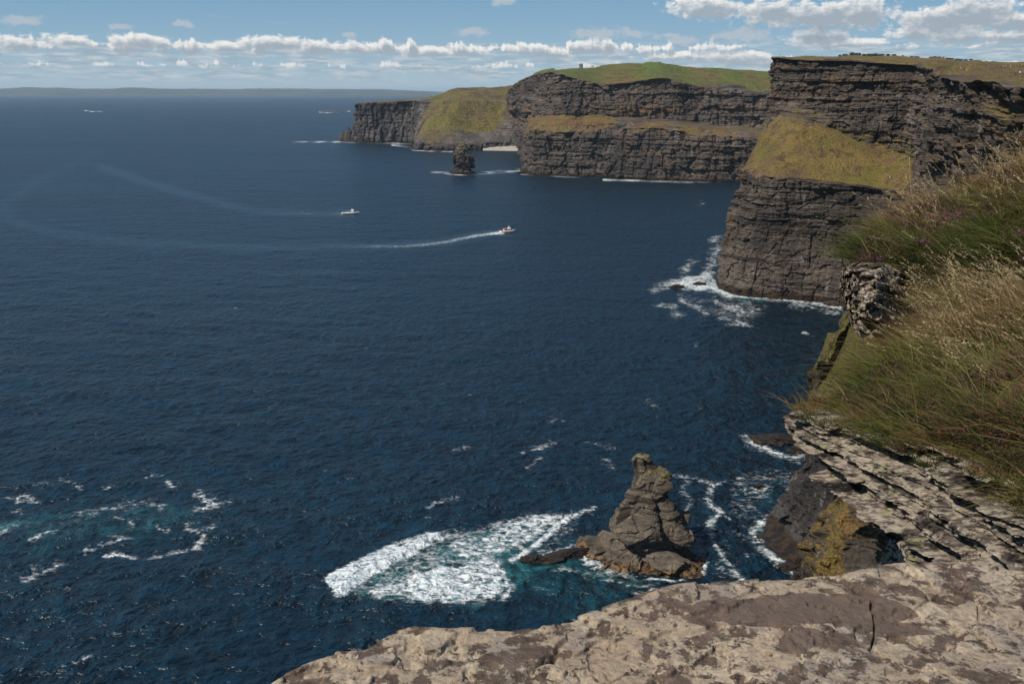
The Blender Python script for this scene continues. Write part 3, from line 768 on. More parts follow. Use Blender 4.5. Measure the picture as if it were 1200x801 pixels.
# ------------------------------------------------------------------ sea stacks and rocks in the water
def ring_rock(name, base, prof, nring, nlev, mat, u, seed, fac, lay=None, asym=0.0, wet_h=2.0, gtop=0.0, foot_z=-3, power=.8, yaw=0.0):
    """prof: list of (z, cx, cy, rx, ry) in metres from base; rings joined to one angular rock"""
    pr = np.array(prof, float)
    z = np.concatenate([np.linspace(pr[i, 0], pr[i + 1, 0], max(2, int(nlev * (pr[i + 1, 0] - pr[i, 0]) / (pr[-1, 0] - pr[0, 0]))), endpoint=False) for i in range(len(pr) - 1)] + [pr[-1:, 0]])
    f = lambda k: np.interp(z, pr[:, 0], pr[:, k])[:, None]
    th = np.linspace(0, 2 * np.pi, nring, endpoint=False)[None]
    c, s = np.cos(th), np.sin(th)
    sq = lambda v: np.sign(v) * np.abs(v) ** power
    X = f(1) + f(3) * sq(c); Y = f(2) + f(4) * sq(s); Z = z[:, None] + th * 0
    P = np.stack([X, Y, Z], -1)
    N = np.stack([sq(c) + z[:, None] * 0, sq(s) + z[:, None] * 0, z[:, None] * 0 + th * 0], -1)
    N /= np.linalg.norm(N, axis=-1, keepdims=True)
    Q = P + 50 * seed
    d = 0
    for i, (sz, amp) in enumerate(fac):
        v, e = facet(Q, sz, seed + i * 13, 1.1)
        d = d + v * amp * .85 - (1 - ss(0, .25, e)) * amp * .18
    for (t_, cell, amp) in (lay or []):
        v, _ = strata(Z + .1 * X + .05 * Y, th * f(3), seed + 3, t_, cell, .3)
        d = d + v * amp
    d = d + fbm(Q[..., 0] / (3 * u), Q[..., 1] / (3 * u), Q[..., 2] / (5 * u), 4, seed) * .3 * u
    edge = np.clip(np.minimum(f(3), f(4)) / ((7 if name == 'sea_stack' and u == 1 else 4.5) * u), 0, 1)
    P = P + N * ((d + .12 * np.abs(d)) * edge)[..., None]
    P[..., 2] += fbm(Q[..., 0] / (2 * u), Q[..., 1] / (2 * u), 7, 3, seed + 7) * .35 * u * edge
    ca, sa = math.cos(yaw), math.sin(yaw)
    wet = ss(wet_h * 1.2, wet_h * .4, P[..., 2])
    n1 = normals(P, True)
    g = gtop * ss(.2, .9, P[..., 2] / pr[-1, 0]) * ss(.2, .7, np.abs(n1[..., 2]))
    x0 = P[..., 0].copy()
    P[..., 0] = x0 * ca - P[..., 1] * sa; P[..., 1] = x0 * sa + P[..., 1] * ca
    return grid_mesh(name, P + np.array(base), {'grass': g, 'wet': wet}, mat, closed=True, origin=tuple(base))

M_S = cliff_mat('stack_rock', .8, dark=(.03, .026, .024), mid=(.118, .094, .070), light=(.21, .175, .13), ochre=(.24, .17, .07), ochre_amt=.6, vert=.3, pale=.25, bump=.6, tide=(.20, .115, .05),
                grass_a=(.17, .15, .06), grass_b=(.20, .17, .09), grass_c=(.12, .09, .05), band=.5)
M_W = cliff_mat('wet_rock', .8, dark=(.015, .012, .012), mid=(.035, .028, .025), light=(.07, .055, .045), ochre=(.08, .05, .025), ochre_amt=.3, pale=0, bump=.8)
M_F = cliff_mat('dark_stack_rock', 2.5, dark=(.03, .026, .026), mid=(.09, .072, .062), light=(.22, .185, .155), ochre=(.16, .12, .06), ochre_amt=.5, pale=.4,
                grass_a=(.19, .16, .08), grass_b=(.22, .17, .09), grass_c=(.16, .11, .06))

# near stack: built from its outline, base centre at px (755,655)
b0 = sea(752, 650)
mpx = b0[1] / CP / F * 1.0            # metres per photo pixel there
depth = np.hypot(b0[1], H)
mp = depth / F
def hz(py):
    zs = np.linspace(0, 60, 600); q = project(np.stack([zs * 0 + b0[0], zs * 0 + b0[1] + 1.5, zs], -1))[1]
    return float(np.interp(-py, -q, zs))
def lv(py, xl, xr, ry=None, cy=0.0):
    rx = (xr - xl) / 2 * mp; cx = ((xr + xl) / 2 - 752) * mp
    return (hz(py), cx, cy, rx, ry if ry else rx * .85)
prof = [(-3, .5, -1, 21, 15), (0, 2.5 * mp, 0, 19.5, 12.5), (hz(640), 3 * mp, .5, 16.8, 10.5), (hz(629), 2 * mp, 1.5, 14.0, 9), lv(618, 720, 800, 9.0, 2), lv(604, 724, 792, 8.0, 2.2),
        lv(590, 732, 783, 6.2, 2.5), lv(577, 736, 780, 5.6, 2.5), lv(566, 737, 781, 5.4, 2.5), lv(556, 740, 779, 4.8, 2.5), lv(552, 740, 774, 4.0, 2.5), lv(549, 740, 762, 3.0, 2.5), lv(544, 739, 758, 2.8, 2.5), lv(539, 739, 757, 2.7, 2.5), lv(535, 741, 755, 2.0, 2.5), lv(533.4, 746, 750, .4, 2.5)]
st = ring_rock('sea_stack', b0, prof, 420, 420, M_S, 1.0, 5, [((9.0, 9.0, 10), 2.2), ((4.4, 4.4, 5), .75), ((1.7, 1.7, 1.6), .20)], lay=[(2.6, 7.0, .12)], wet_h=2.6, gtop=.55, yaw=R(-14))
tag(st, 'pointed dark rock stack rising from white surf below the viewer', 'sea stack')

def low_rock(name, px, py, wpx, dpx, hpx, label, seed, mat=None, yaw=0, u=None, pw=.8, gtop=0):
    b = sea(px, py); m = np.hypot(b[1], H) / F
    rx = wpx * m / 2; ry = dpx * m / 2; h = hpx * m
    pr = [(-2 * max(.6, h * .3), 0, 0, rx * 1.15, ry * 1.15), (0, 0, 0, rx, ry), (h * .45, rx * .04, 0, rx * .82, ry * .8), (h * .8, -rx * .08, 0, rx * .55, ry * .5), (h, -rx * .1, 0, rx * .12, ry * .12), (h * 1.02, -rx * .1, 0, .02, .02)]
    o = ring_rock(name, b, pr, 90, 60, mat or M_W, max(.3, min(rx, h * 2) * .16), seed, [((rx * .5, ry * .6, h * .9), min(ry, rx, h) * .38), ((rx * .18, ry * .22, h * .4), min(ry, rx, h) * .16)], wet_h=h * .4, yaw=yaw, power=pw, gtop=gtop)
    tag(o, label, 'rock')
    return o
low_rock('rock', 664, 652, 66, 20, 9, 'long wet dark rock running left from the pointed stack through the surf', 11, yaw=R(28))
low_rock('rock', 622, 655, 30, 14, 6, 'low black rock at the left tip of the reef, washed by foam', 12, yaw=R(20))
low_rock('rock', 909, 516, 52, 30, 7, 'brown weed covered flat rock in the water beside the layered outcrop tip', 13)
low_rock('rock', 938, 527, 30, 22, 5, 'small dark rock in foam between brown flat rock and the cliff', 14)
low_rock('rock', 890, 571, 16, 9, 4, 'small dark rock in a ring of foam, left of the cliff foot', 15)
low_rock('rock', 903, 559, 14, 8, 3, 'tiny brown rock awash above the one ringed with foam', 16)
low_rock('rock', 794, 337, 15, 12, 4, 'small black rock in white surf off the headland corner', 17)
low_rock('rock', 820, 333, 14, 12, 3, 'low dark rock in surf between headland corner and outermost rock', 18)
low_rock('rock', 978, 357, 20, 16, 5, 'pale grey flat boulder at the waterline of the big headland', 19, mat=M_A)
low_rock('rock', 924, 665, 26, 16, 6, 'brown wet rock in the surf at the near cliff foot', 22)

# far stack in the bay
bs = sea(542, 203.5); ms = bs[1] / F
pr = [(-6, 0, 0, 30, 26), (0, 0, 0, 27, 24), (3 * ms, 0, 0, 24, 20), (4 * ms, 1, 0, 17.5, 16), (9 * ms, 1, 0, 17, 16), (12 * ms, 0, 0, 17.5, 16), (16 * ms, 0, 0, 18.5, 16), (19 * ms, 0, 0, 18, 15), (22 * ms, -1, 0, 14.5, 13), (27 * ms, -1.5, 0, 11.5, 11), (32 * ms, -1, 0, 8.5, 8), (35 * ms, -1, 0, 5.5, 5), (36.5 * ms, -1, 0, .5, .5)]
o = ring_rock('sea_stack', bs, pr, 150, 170, M_F, 4.0, 9, [((14, 14, 16), 3.0), ((6, 6, 5), 1.2)], lay=[(8, 14, 1.8)], wet_h=6, gtop=.9)
tag(o, 'tall blocky rock tower standing alone in the far bay', 'sea stack')
# pointed stack at the far headland tip
for (px, py, w_, h_, lab, nm, sd_) in ((401.5, 165.5, 9, 12.5, 'sharp dark rock pinnacle off the tip of the farthest headland', 'sea_stack', 31), (409, 166, 12, 17, 'dark broken buttress of rock between pinnacle and farthest headland', 'sea_stack', 32)):
    b = sea(px, py); m_ = b[1] / F
    pr = [(-5, 0, 0, w_ * .62 * m_, 20), (0, 0, 0, w_ * .55 * m_, 18), (h_ * .35 * m_, 0, 0, w_ * .42 * m_, 13), (h_ * .7 * m_, w_ * .05 * m_, 0, w_ * .24 * m_, 8), (h_ * m_, 0, 0, .5, .5)]
    tag(ring_rock(nm, b, pr, 60, 60, M_F, 5.0, sd_, [((16, 16, 30), 4.0)], wet_h=5), lab, 'sea stack')
o = low_rock('islet', 392, 131.5, 36, 24, 1.1, 'low pale islet with breaking surf, left of the farthest headland', 41, mat=M_C)
o['category'] = 'islet'

# ------------------------------------------------------------------ near cliffs on the right, under the outcrop
M_E = cliff_mat('near_cliff_rock', 1.3, dark=(.02, .019, .021), mid=(.055, .048, .045), light=(.115, .10, .09), ochre=(.15, .10, .04), ochre_amt=.45,
                grass_a=(.12, .12, .025), grass_b=(.165, .13, .045), grass_c=(.10, .07, .04), vert=.5)
def colE(wtr, a, b_, c_, top, d=(10, 20, 30, 45), g=(0, 0, .62, 1.0)):
    w0 = [*sea(*wtr), 0.0]; Y = w0[1]
    return [foot(w0, z=-4), w0, pt(*a, Y + d[0], g[0]), pt(*b_, Y + d[1], g[1]), pt(*c_, Y + d[2], g[2]), pt(*top, Y + d[3], g[3]), pt(top[0] + 30, top[1] - 6, Y + d[3] + 40, 1), [*(W(*top, Y + d[3]) + np.array([90, 90, -10])), 1]]
cE = [colE((985, 520), (990, 480), (1000, 440), (1010, 410), (1030, 354), d=(-60, -60, -60, -50)),
      colE((950, 575), (960, 530), (966, 470), (966, 425), (1000, 357), d=(-20, -30, -40, -30)),
      colE((925, 592), (944, 562), (955, 500), (957, 432), (984, 368), d=(0, 0, 0, 5)),
      colE((896, 613), (918, 592), (948, 548), (957, 437), (978, 384), d=(6, 12, 14, 20)),
      colE((903, 636), (932, 606), (958, 545), (962, 455), (992, 382), d=(8, 14, 16, 24)),
      colE((932, 660), (955, 624), (975, 550), (978, 462), (1010, 372), d=(8, 12, 16, 26)),
      colE((946, 692), (975, 640), (1000, 560), (1005, 470), (1040, 368), d=(6, 10, 16, 26)),
      colE((985, 740), (1010, 660), (1040, 560), (1040, 470), (1080, 370), d=(4, 8, 14, 26)),
      colE((1060, 840), (1080, 700), (1090, 580), (1090, 480), (1130, 380), d=(4, 8, 14, 26))]
cliff('near_cliff', cE, [20, 40, 60, 60, 60, 50, 40, 20], [3, 80, 90, 90, 60, 10, 6], M_E, .9, 61,
      [(3, 9, .8)], [((7, 7, 12), 1.6), ((2.5, 2.5, 3), .6)], wet_h=4, turf_bump=2.6, rough=.9, dry=lambda P: np.clip(.3 + fbm(P[..., 0] / 9, P[..., 1] / 9, P[..., 2] / 9, 3, 3), 0, 1), rust=lambda P: ss(25, 60, P[..., 2]))
tag(bpy.data.objects['near_cliff'], 'dark cliff with mossy green brow dropping to a rocky foot in surf', 'cliff', kind='structure')

# ochre turf-covered rib below the outcrop
def colF(x, top, Y, bot):
    return [pt(x - 6, bot + 60, Y - 14, .4), pt(x - 4, bot, Y - 6, .55), pt(x, (bot + top) / 2, Y, .62), pt(x + 8, top, Y + 6, .6), pt(x + 30, top - 6, Y + 30, .6)]
cF = [[*map(list, colF(965, 640, 150, 690))], colF(955, 622, 132, 700), colF(962, 596, 124, 700), colF(985, 574, 118, 705), colF(1008, 592, 112, 710), colF(1020, 640, 116, 720), colF(1030, 700, 140, 740)]
o = cliff('rock_rib', cF, [20, 50, 70, 70, 60, 20], [20, 90, 90, 30], cliff_mat('rib_turf', .55, mid=(.08, .06, .04), ochre=(.22, .14, .05), ochre_amt=.8, grass_a=(.13, .12, .025), grass_b=(.23, .15, .05), grass_c=(.21, .12, .045)), .5, 71,
      [], [((3, 3, 3), .8), ((1.1, 1.1, 1.1), .35)], wet_h=.1, turf_bump=2.4, dry=lambda P: np.clip(.75 + .8 * fbm(P[..., 0] / 4, P[..., 1] / 4, P[..., 2] / 4, 3, 3), 0, 1))
_me = o.data; _co = np.zeros(len(_me.vertices) * 3, np.float32); _me.vertices.foreach_get('co', _co); _co = _co.reshape(-1, 3)
for _k in range(3): _co[:, _k] += fbm(_co[:, 0] / 5, _co[:, 1] / 5, _co[:, 2] / 5 + _k * 20, 5, 30 + _k) * (3.2 if _k < 2 else 1.2)
_me.vertices.foreach_set('co', _co.ravel()); _me.update()
tag(o, 'ochre and green turf covered rock rib just below the layered outcrop', 'rock', kind='structure')
# ------------------------------------------------------------------ the sea with surf
def seg_dist(px, py, pts, ax=1.0, ay=1.0):
    """distance in (scaled) pixels to a polyline, and position along it 0..1"""
    best = np.full(px.shape, 1e9); tt = np.zeros(px.shape); L = len(pts) - 1
    for i in range(L):
        ax0, ay0 = pts[i][0], pts[i][1]; bx, by = pts[i + 1][0], pts[i + 1][1]
        dx, dy = (bx - ax0) * ax, (by - ay0) * ay
        qx, qy = (px - ax0) * ax, (py - ay0) * ay
        t = np.clip((qx * dx + qy * dy) / (dx * dx + dy * dy + 1e-9), 0, 1)
        d = np.hypot(qx - t * dx, qy - t * dy)
        m = d < best; best = np.where(m, d, best); tt = np.where(m, (i + t) / L, tt)
    return best, tt

def poly_sd(px, py, pts):
    d, _ = seg_dist(px, py, list(pts) + [pts[0]])
    inside = np.zeros(px.shape, bool); n = len(pts)
    for i in range(n):
        x1, y1 = pts[i]; x2, y2 = pts[(i + 1) % n]
        c = ((y1 > py) != (y2 > py)) & (px < (x2 - x1) * (py - y1) / (y2 - y1 + 1e-9) + x1)
        inside ^= c
    return np.where(inside, d, -d)

def build_sea():
    # azimuth and distance rings: fine where the photo looks, coarser round the rest
    az = np.concatenate([np.linspace(-180, -80, 40, endpoint=False), np.linspace(-80, -29, 60, endpoint=False), np.linspace(-29, 29, 1060), np.linspace(29, 80, 60)[1:], np.linspace(80, 180, 40)[1:]])
    py = np.arange(850, 116, -.95)
    rr = sea(np.full(py.shape, 600.0), py)[:, 1]
    r = np.concatenate([[1, 20, 50, 90, 130, 160], rr[rr > 165], np.geomspace(rr[-1] * 1.06, 125000, 24)])
    rg, ag = np.meshgrid(r, np.radians(az), indexing='ij')
    X, Y = rg * np.sin(ag), rg * np.cos(ag)
    Z = np.zeros_like(X)
    P = np.stack([X, Y, Z], -1)
    px, pyy = project(P)
    front = (Y > 20)
    px = np.where(front, px, -9999); pyy = np.where(front, pyy, -9999)
    foam = np.zeros_like(X); teal = np.zeros_like(X); calm = np.zeros_like(X)
    def win(x0, x1, y0, y1): return (px > x0) & (px < x1) & (pyy > y0) & (pyy < y1)
    def stroke(pts, wd, inten, tgt='foam', fade=None, ay=1.6, warp=0.0, power=1.0):
        xs = [p_[0] for p_ in pts]; ys = [p_[1] for p_ in pts]; mg = wd * 3 + 12
        m = win(min(xs) - mg, max(xs) + mg, min(ys) - mg, max(ys) + mg)
        if not m.any(): return
        a, b_ = px[m], pyy[m]
        if warp:
            a = a + fbm(X[m] / 9, Y[m] / 9, 1, 3, 3) * warp; b_ = b_ + fbm(X[m] / 9, Y[m] / 9, 7, 3, 4) * warp * .6
        d, t = seg_dist(a, b_, pts, 1, ay)
        wl = wd
        v = inten * np.clip(1 - (d / wl), 0, 1) ** power
        if tgt == 'foam' and wd < 4: v = v * np.clip(.72 + .9 * fbm(X[m] / 28, Y[m] / 60, 4, 3, 5), .15, 1.1)
        if fade is not None: v = v * np.interp(t, np.linspace(0, 1, len(fade)), fade)
        arr = dict(foam=foam, teal=teal, calm=calm)[tgt]
        arr[m] = np.maximum(arr[m], v)
    def area(pts, soft, inten, tgt='foam', warp=6.0, noise=0.0, ns=12):
        xs = [p_[0] for p_ in pts]; ys = [p_[1] for p_ in pts]
        m = win(min(xs) - 40, max(xs) + 40, min(ys) - 40, max(ys) + 40)
        a = px[m] + fbm(X[m] / 11, Y[m] / 11, 1, 4, 13) * warp; b_ = pyy[m] + fbm(X[m] / 11, Y[m] / 11, 7, 4, 14) * warp * .6
        v = inten * ss(-soft * .3, soft, poly_sd(a, b_, pts))
        if noise: v = v * (1 - noise * ss(-.2, .35, fbm(X[m] / ns, Y[m] / (ns * 1.6), 3, 4, 15)))
        arr = dict(foam=foam, teal=teal, calm=calm)[tgt]
        arr[m] = np.maximum(arr[m], v)
    # --- big breaking patch by the stack
    area([(378, 681), (392, 664), (430, 645), (470, 630), (500, 620), (534, 622), (500, 640), (470, 655), (430, 678), (404, 700), (390, 697)], 5, .92, warp=5, noise=.25, ns=6)
    stroke([(399, 694), (418, 680), (450, 662), (480, 645), (505, 631), (532, 624)], 11, 1.25, fade=[1, 1, 1, .95, .8, .5], ay=1.5, warp=3, power=.5)
    area([(425, 690), (470, 668), (520, 652), (570, 640), (600, 645), (595, 665), (602, 685), (596, 700), (560, 706), (530, 716), (500, 716), (470, 706), (440, 704), (405, 704)], 17, 1.02, warp=14, noise=.30, ns=9)
    area([(385, 700), (400, 662), (500, 622), (560, 612), (690, 600), (660, 640), (600, 660), (600, 700), (520, 716), (440, 706)], 16, .50, warp=12, noise=.35, ns=8)
    area([(520, 640), (560, 610), (620, 600), (665, 598), (690, 600), (650, 620), (620, 640), (590, 650), (540, 660)], 9, .70, warp=8, noise=.45)
    stroke([(600, 655), (625, 640), (645, 622), (665, 608), (694, 596)], 8, .95, fade=[.8, 1, 1, .9, .7], warp=3, power=.6)
    stroke([(590, 668), (597, 690), (590, 702)], 10, .8, warp=5)
    stroke([(640, 648), (680, 640), (690, 655), (715, 668), (745, 676), (775, 678)], 15, .78, fade=[.8, .95, 1, .8, .6, .4], warp=6, power=.7)
    stroke([(655, 668), (700, 672), (740, 686), (770, 690)], 14, .45, warp=8)
    # strings of foam right of the stack
    stroke([(790, 556), (815, 560), (838, 566), (860, 562)], 8, .66, fade=[1, .8, .9, .4], warp=5)
    stroke([(838, 566), (830, 585), (843, 600), (828, 615), (836, 630), (845, 652), (860, 668), (872, 686), (855, 694), (820, 697), (790, 700), (750, 698)], 7, .84, fade=[.8, .75, .9, 1, .7, .85, .8, .95, .9, .85, .7, .5], warp=5, power=.6)
    stroke([(843, 600), (855, 608)], 5, .6, warp=3)
    stroke([(745, 694), (775, 700), (800, 692), (825, 688)], 6, .6, warp=4)
    stroke([(760, 676), (790, 680), (825, 672), (828, 655)], 6, .75, warp=4)
    stroke([(808, 560), (800, 575), (812, 590), (806, 600)], 9, .42, warp=8)
    # surf at near cliff foot
    stroke([(930, 600), (915, 600), (898, 608), (884, 622), (892, 640), (910, 655), (932, 668), (940, 690)], 11, .82, fade=[.6, .9, 1, .8, .9, 1, .9, .7], warp=5, power=.7)
    stroke([(872, 512), (885, 520), (905, 530), (925, 536), (945, 535)], 10, .78, fade=[.7, .9, .9, .8, .8], warp=5, power=.7)
    stroke([(900, 530), (940, 545)], 10, .5, warp=8)
    for (cx, cy, r_) in ((890, 571, 13), (903, 559, 9), (868, 560, 6), (880, 648, 7), (935, 690, 10)):
        stroke([(cx - r_ * .5, cy + 1), (cx + r_ * .5, cy + 1)], r_, .68, warp=3)
    area([(850, 545), (900, 540), (945, 540), (950, 600), (890, 620), (880, 680), (930, 700), (870, 720), (820, 680), (850, 620)], 18, .35, 'foam', warp=12, noise=.7, ns=10)
    # --- headland corner surf
    stroke([(856, 346), (842, 339), (815, 331), (790, 332), (772, 334)], 12, .92, fade=[.9, 1, 1, .8, .5], warp=4, power=.6)
    area([(775, 334), (800, 322), (838, 316), (842, 336), (860, 348), (835, 345), (800, 342)], 5, .75, warp=7, noise=.3)
    stroke([(856, 346), (880, 348), (905, 350), (930, 352), (960, 356), (985, 361)], 5.5, .85, fade=[.9, .9, .75, .8, .85, .9], warp=2, power=.5)
    for s_ in ([(840, 290), (836, 308), (826, 320)], [(812, 306), (800, 318)], [(835, 282), (842, 278)], [(775, 355), (790, 361)], [(800, 350), (820, 362), (826, 368)], [(838, 352), (858, 360), (880, 366), (892, 360)], [(850, 358), (868, 370), (880, 372)], [(846, 374), (880, 380)], [(930, 357), (960, 362)], [(985, 366), (970, 364)], [(795, 366), (790, 370)], [(765, 340), (780, 337)]):
        stroke(s_, 10, .60, warp=9)
    area([(800, 346), (880, 348), (900, 366), (880, 384), (830, 372)], 8, .40, warp=8, noise=.6)
    # --- far shores
    stroke([(611, 204.2), (640, 206), (665, 207.4), (700, 208.4)], 2.2, .85, fade=[.8, .6, .7, .6], power=.5)
    stroke([(708, 210.6), (725, 211.3), (760, 212.2), (800, 213.4), (842, 213.6)], 3, .95, fade=[1, 1, .8, .85, .9], power=.5)
    stroke([(506, 201.8), (520, 202.8), (541, 204.6), (565, 203.4), (590, 201.2), (612, 200)], 3.6, .98, fade=[.6, .9, 1, 1, .9, 1], power=.5)
    stroke([(565, 202.5), (590, 199.6), (611, 198.4)], 3.0, .8, power=.6)
    stroke([(590, 174.8), (600, 175.8), (612, 176.6)], 2, .9, power=.5)
    stroke([(484, 175.8), (500, 177.2), (530, 177.6)], 2, .85, power=.5)
    stroke([(343, 166.6), (370, 166), (398, 166.2)], 2.4, .95, fade=[.7, .9, 1], power=.5)
    stroke([(398, 166.6), (430, 167.6), (460, 168), (482, 169)], 2.0, .9, fade=[.8, .5, .9, 1], power=.5)
    stroke([(460, 170), (478, 172.5), (484, 174.5)], 2.6, .9, power=.5)
    stroke([(374, 131.8), (392, 132.0), (410, 130.6)], 1.3, 1.0, power=.4)
    stroke([(372, 130.6), (395, 130.8)], 1.0, .8, power=.4)
    # --- lower left patch
    stroke([(0, 622), (14, 618), (30, 612)], 15, .62, fade=[1, .9, .5], warp=8)
    for s_, w_, i_ in (([(15, 586), (30, 585), (45, 589)], 5, .62), ([(45, 565), (58, 564)], 4, .45), ([(75, 562), (95, 568)], 4, .52), ([(172, 560), (188, 558)], 4, .5), ([(118, 573), (136, 569)], 4, .45), ([(198, 568), (202, 571)], 5, .62),
                       ([(233, 577), (244, 583), (248, 592), (236, 595)], 7, .64), ([(244, 592), (268, 587)], 5, .5), ([(90, 606), (120, 597), (150, 590), (170, 586)], 8, .42), ([(172, 588), (188, 592)], 5, .5), ([(140, 605), (152, 612)], 5, .58), ([(135, 626), (148, 628), (138, 632)], 6, .6),
                       ([(96, 645), (108, 640), (130, 635)], 5, .6), ([(130, 649), (152, 648)], 4, .7), ([(165, 651), (200, 644), (232, 641), (239, 626)], 4.5, .6), ([(213, 616), (222, 623), (250, 619)], 5, .52), ([(185, 620), (196, 623)], 4, .6), ([(35, 632), (52, 628), (70, 624)], 4, .55),
                       ([(25, 678), (50, 668), (72, 660)], 5, .58), ([(75, 692), (78, 691)], 4, .6), ([(40, 664), (60, 666)], 6, .4), ([(85, 775), (100, 766)], 5, .56), ([(10, 600), (22, 598)], 6, .45)):
        stroke(s_, w_ * 1.8, i_ + .02, warp=12)
    for s_, w_, i_ in (([(505, 592), (520, 585), (534, 582)], 5, .55), ([(612, 532), (628, 524), (650, 517)], 5, .55), ([(620, 550), (640, 538)], 4, .45), ([(545, 522), (530, 528)], 4, .45), ([(705, 536), (720, 548)], 5, .4), ([(1, 585), (45, 588)], 3, .45), ([(690, 520), (715, 522)], 4, .4), ([(550, 462), (552, 462)], 2, .7), ([(275, 361), (278, 361)], 2, .8), ([(817, 240), (819, 240)], 2, .9), ([(815, 403), (817, 403)], 2, .8), ([(946, 390), (949, 390)], 3, .8), ([(640, 490), (660, 494)], 4, .4), ([(760, 470), (770, 476)], 4, .42)):
        stroke(s_, w_ * 1.7, i_, warp=10)
    # --- boat wakes
    stroke([(589, 272.4), (570, 274.5), (550, 277.5), (530, 282), (500, 286.5), (470, 288.6), (430, 288.6), (380, 288)], 4.2, .85, fade=[1.1, .85, .74, .68, .62, .55, .45, .25], ay=1.6, power=.6)
    stroke([(402, 250.8), (380, 250.8), (340, 250.5), (300, 250)], 2.0, .7, fade=[1, .65, .4, .2], power=.5)
    stroke([(106, 130.6), (116, 130.8), (124, 131)], 1.2, .95, fade=[1, .8, .3], power=.4)
    stroke([(589, 271), (520, 283), (440, 289), (340, 290), (250, 289), (150, 284), (60, 272), (10, 258), (5, 240), (40, 215), (110, 180)], 13, 1.0, 'calm', fade=[1, 1, .95, .85, .8, .75, .7, .6, .5, .5, .3], power=.5, warp=2, ay=2.2)
    stroke([(402, 250), (300, 248), (200, 222), (120, 196)], 13, .8, 'calm', power=.5, ay=2.4, warp=2)
    stroke([(0, 300), (60, 312), (220, 322), (420, 318)], 14, .35, 'calm', power=.5, ay=3)
    # --- aerated water
    area([(0, 580), (80, 570), (200, 560), (270, 590), (250, 630), (190, 650), (100, 665), (0, 690)], 40, .50, 'teal', warp=20)
    stroke([(0, 618), (30, 612), (80, 604), (130, 597), (165, 587)], 26, .7, 'teal', fade=[1.2, .9, .8, .6, .3], warp=8)
    area([(380, 690), (420, 650), (520, 620), (640, 600), (700, 605), (720, 660), (840, 690), (880, 700), (780, 740), (640, 735), (560, 730), (480, 722)], 26, .46, 'teal', warp=16)
    stroke([(600, 668), (640, 660), (690, 668), (760, 690), (820, 695)], 26, .72, 'teal', warp=10)
    area([(440, 650), (560, 612), (640, 600), (640, 690), (560, 722), (420, 712), (375, 690)], 20, .72, 'teal', warp=14)
    area([(378, 681), (392, 664), (470, 628), (534, 620), (470, 648), (400, 698)], 6, .7, 'teal', warp=6)
    stroke([(800, 600), (830, 590), (835, 640), (860, 680)], 22, .40, 'teal', warp=10)
    area([(850, 545), (945, 540), (950, 600), (890, 610), (850, 600)], 22, .36, 'teal', warp=10)
    stroke([(845, 342), (872, 352), (892, 352)], 13, .75, 'teal', warp=5)
    stroke([(790, 336), (840, 340)], 12, .6, 'teal', warp=5)
    stroke([(890, 610), (900, 650), (938, 680)], 16, .55, 'teal', warp=6)
    # waves
    near = ss(1700, 500, rg)
    swell = fbm(X / 34 + 3, Y / 16 + .25 * X / 16, 0, 2, 21) * .75 + fbm(X / 11, Y / 6 - .3 * X / 6, 1, 2, 22) * .32 * ss(900, 400, rg)
    Z = swell * near
    dd, t_ = seg_dist(px, pyy, [(399, 690), (418, 676), (450, 658), (480, 641), (505, 628), (532, 621)], 1, 1.5)
    Z = Z + np.where(win(360, 560, 600, 720), 1.2 * ss(12, 0, dd) * np.interp(t_, [0, .2, .8, 1], [.6, 1, .9, .3]), 0)
    Z = Z + foam * ss(.5, 1, foam) * (fbm(X / 1.8, Y / 1.8, 2, 3, 9) * .15 + .15) * ss(900, 400, rg)
    P[..., 2] = Z
    o = grid_mesh('sea', P, {'foam': foam, 'teal': teal, 'calm': calm}, sea_mat(), smooth=True)
    # orientation up
    tag(o, 'dark blue sea with ripples and white surf', 'sea', kind='structure')
build_sea()

# air
bm = bmesh.new(); bmesh.ops.create_cube(bm, size=1)
me = bpy.data.meshes.new('haze'); bm.to_mesh(me); bm.free()
hz_o = bpy.data.objects.new('haze', me); C.objects.link(hz_o)
hz_o.scale = (260000, 260000, 330 + 12); hz_o.location = (0, 0, (330 - 12) / 2)
hm = bpy.data.materials.new('haze'); hm.use_nodes = True; hm.node_tree.nodes.clear()
out = hm.node_tree.nodes.new('ShaderNodeOutputMaterial'); pv = hm.node_tree.nodes.new('ShaderNodeVolumePrincipled')
pv.inputs['Color'].default_value = (.70, .88, 1.0, 1); pv.inputs['Density'].default_value = 1.7e-5; pv.inputs['Anisotropy'].default_value = 0
hm.node_tree.links.new(pv.outputs[0], out.inputs['Volume']); me.materials.append(hm)
tag(hz_o, kind='stuff', label='thin bluish sea haze in the air', cat='haze')
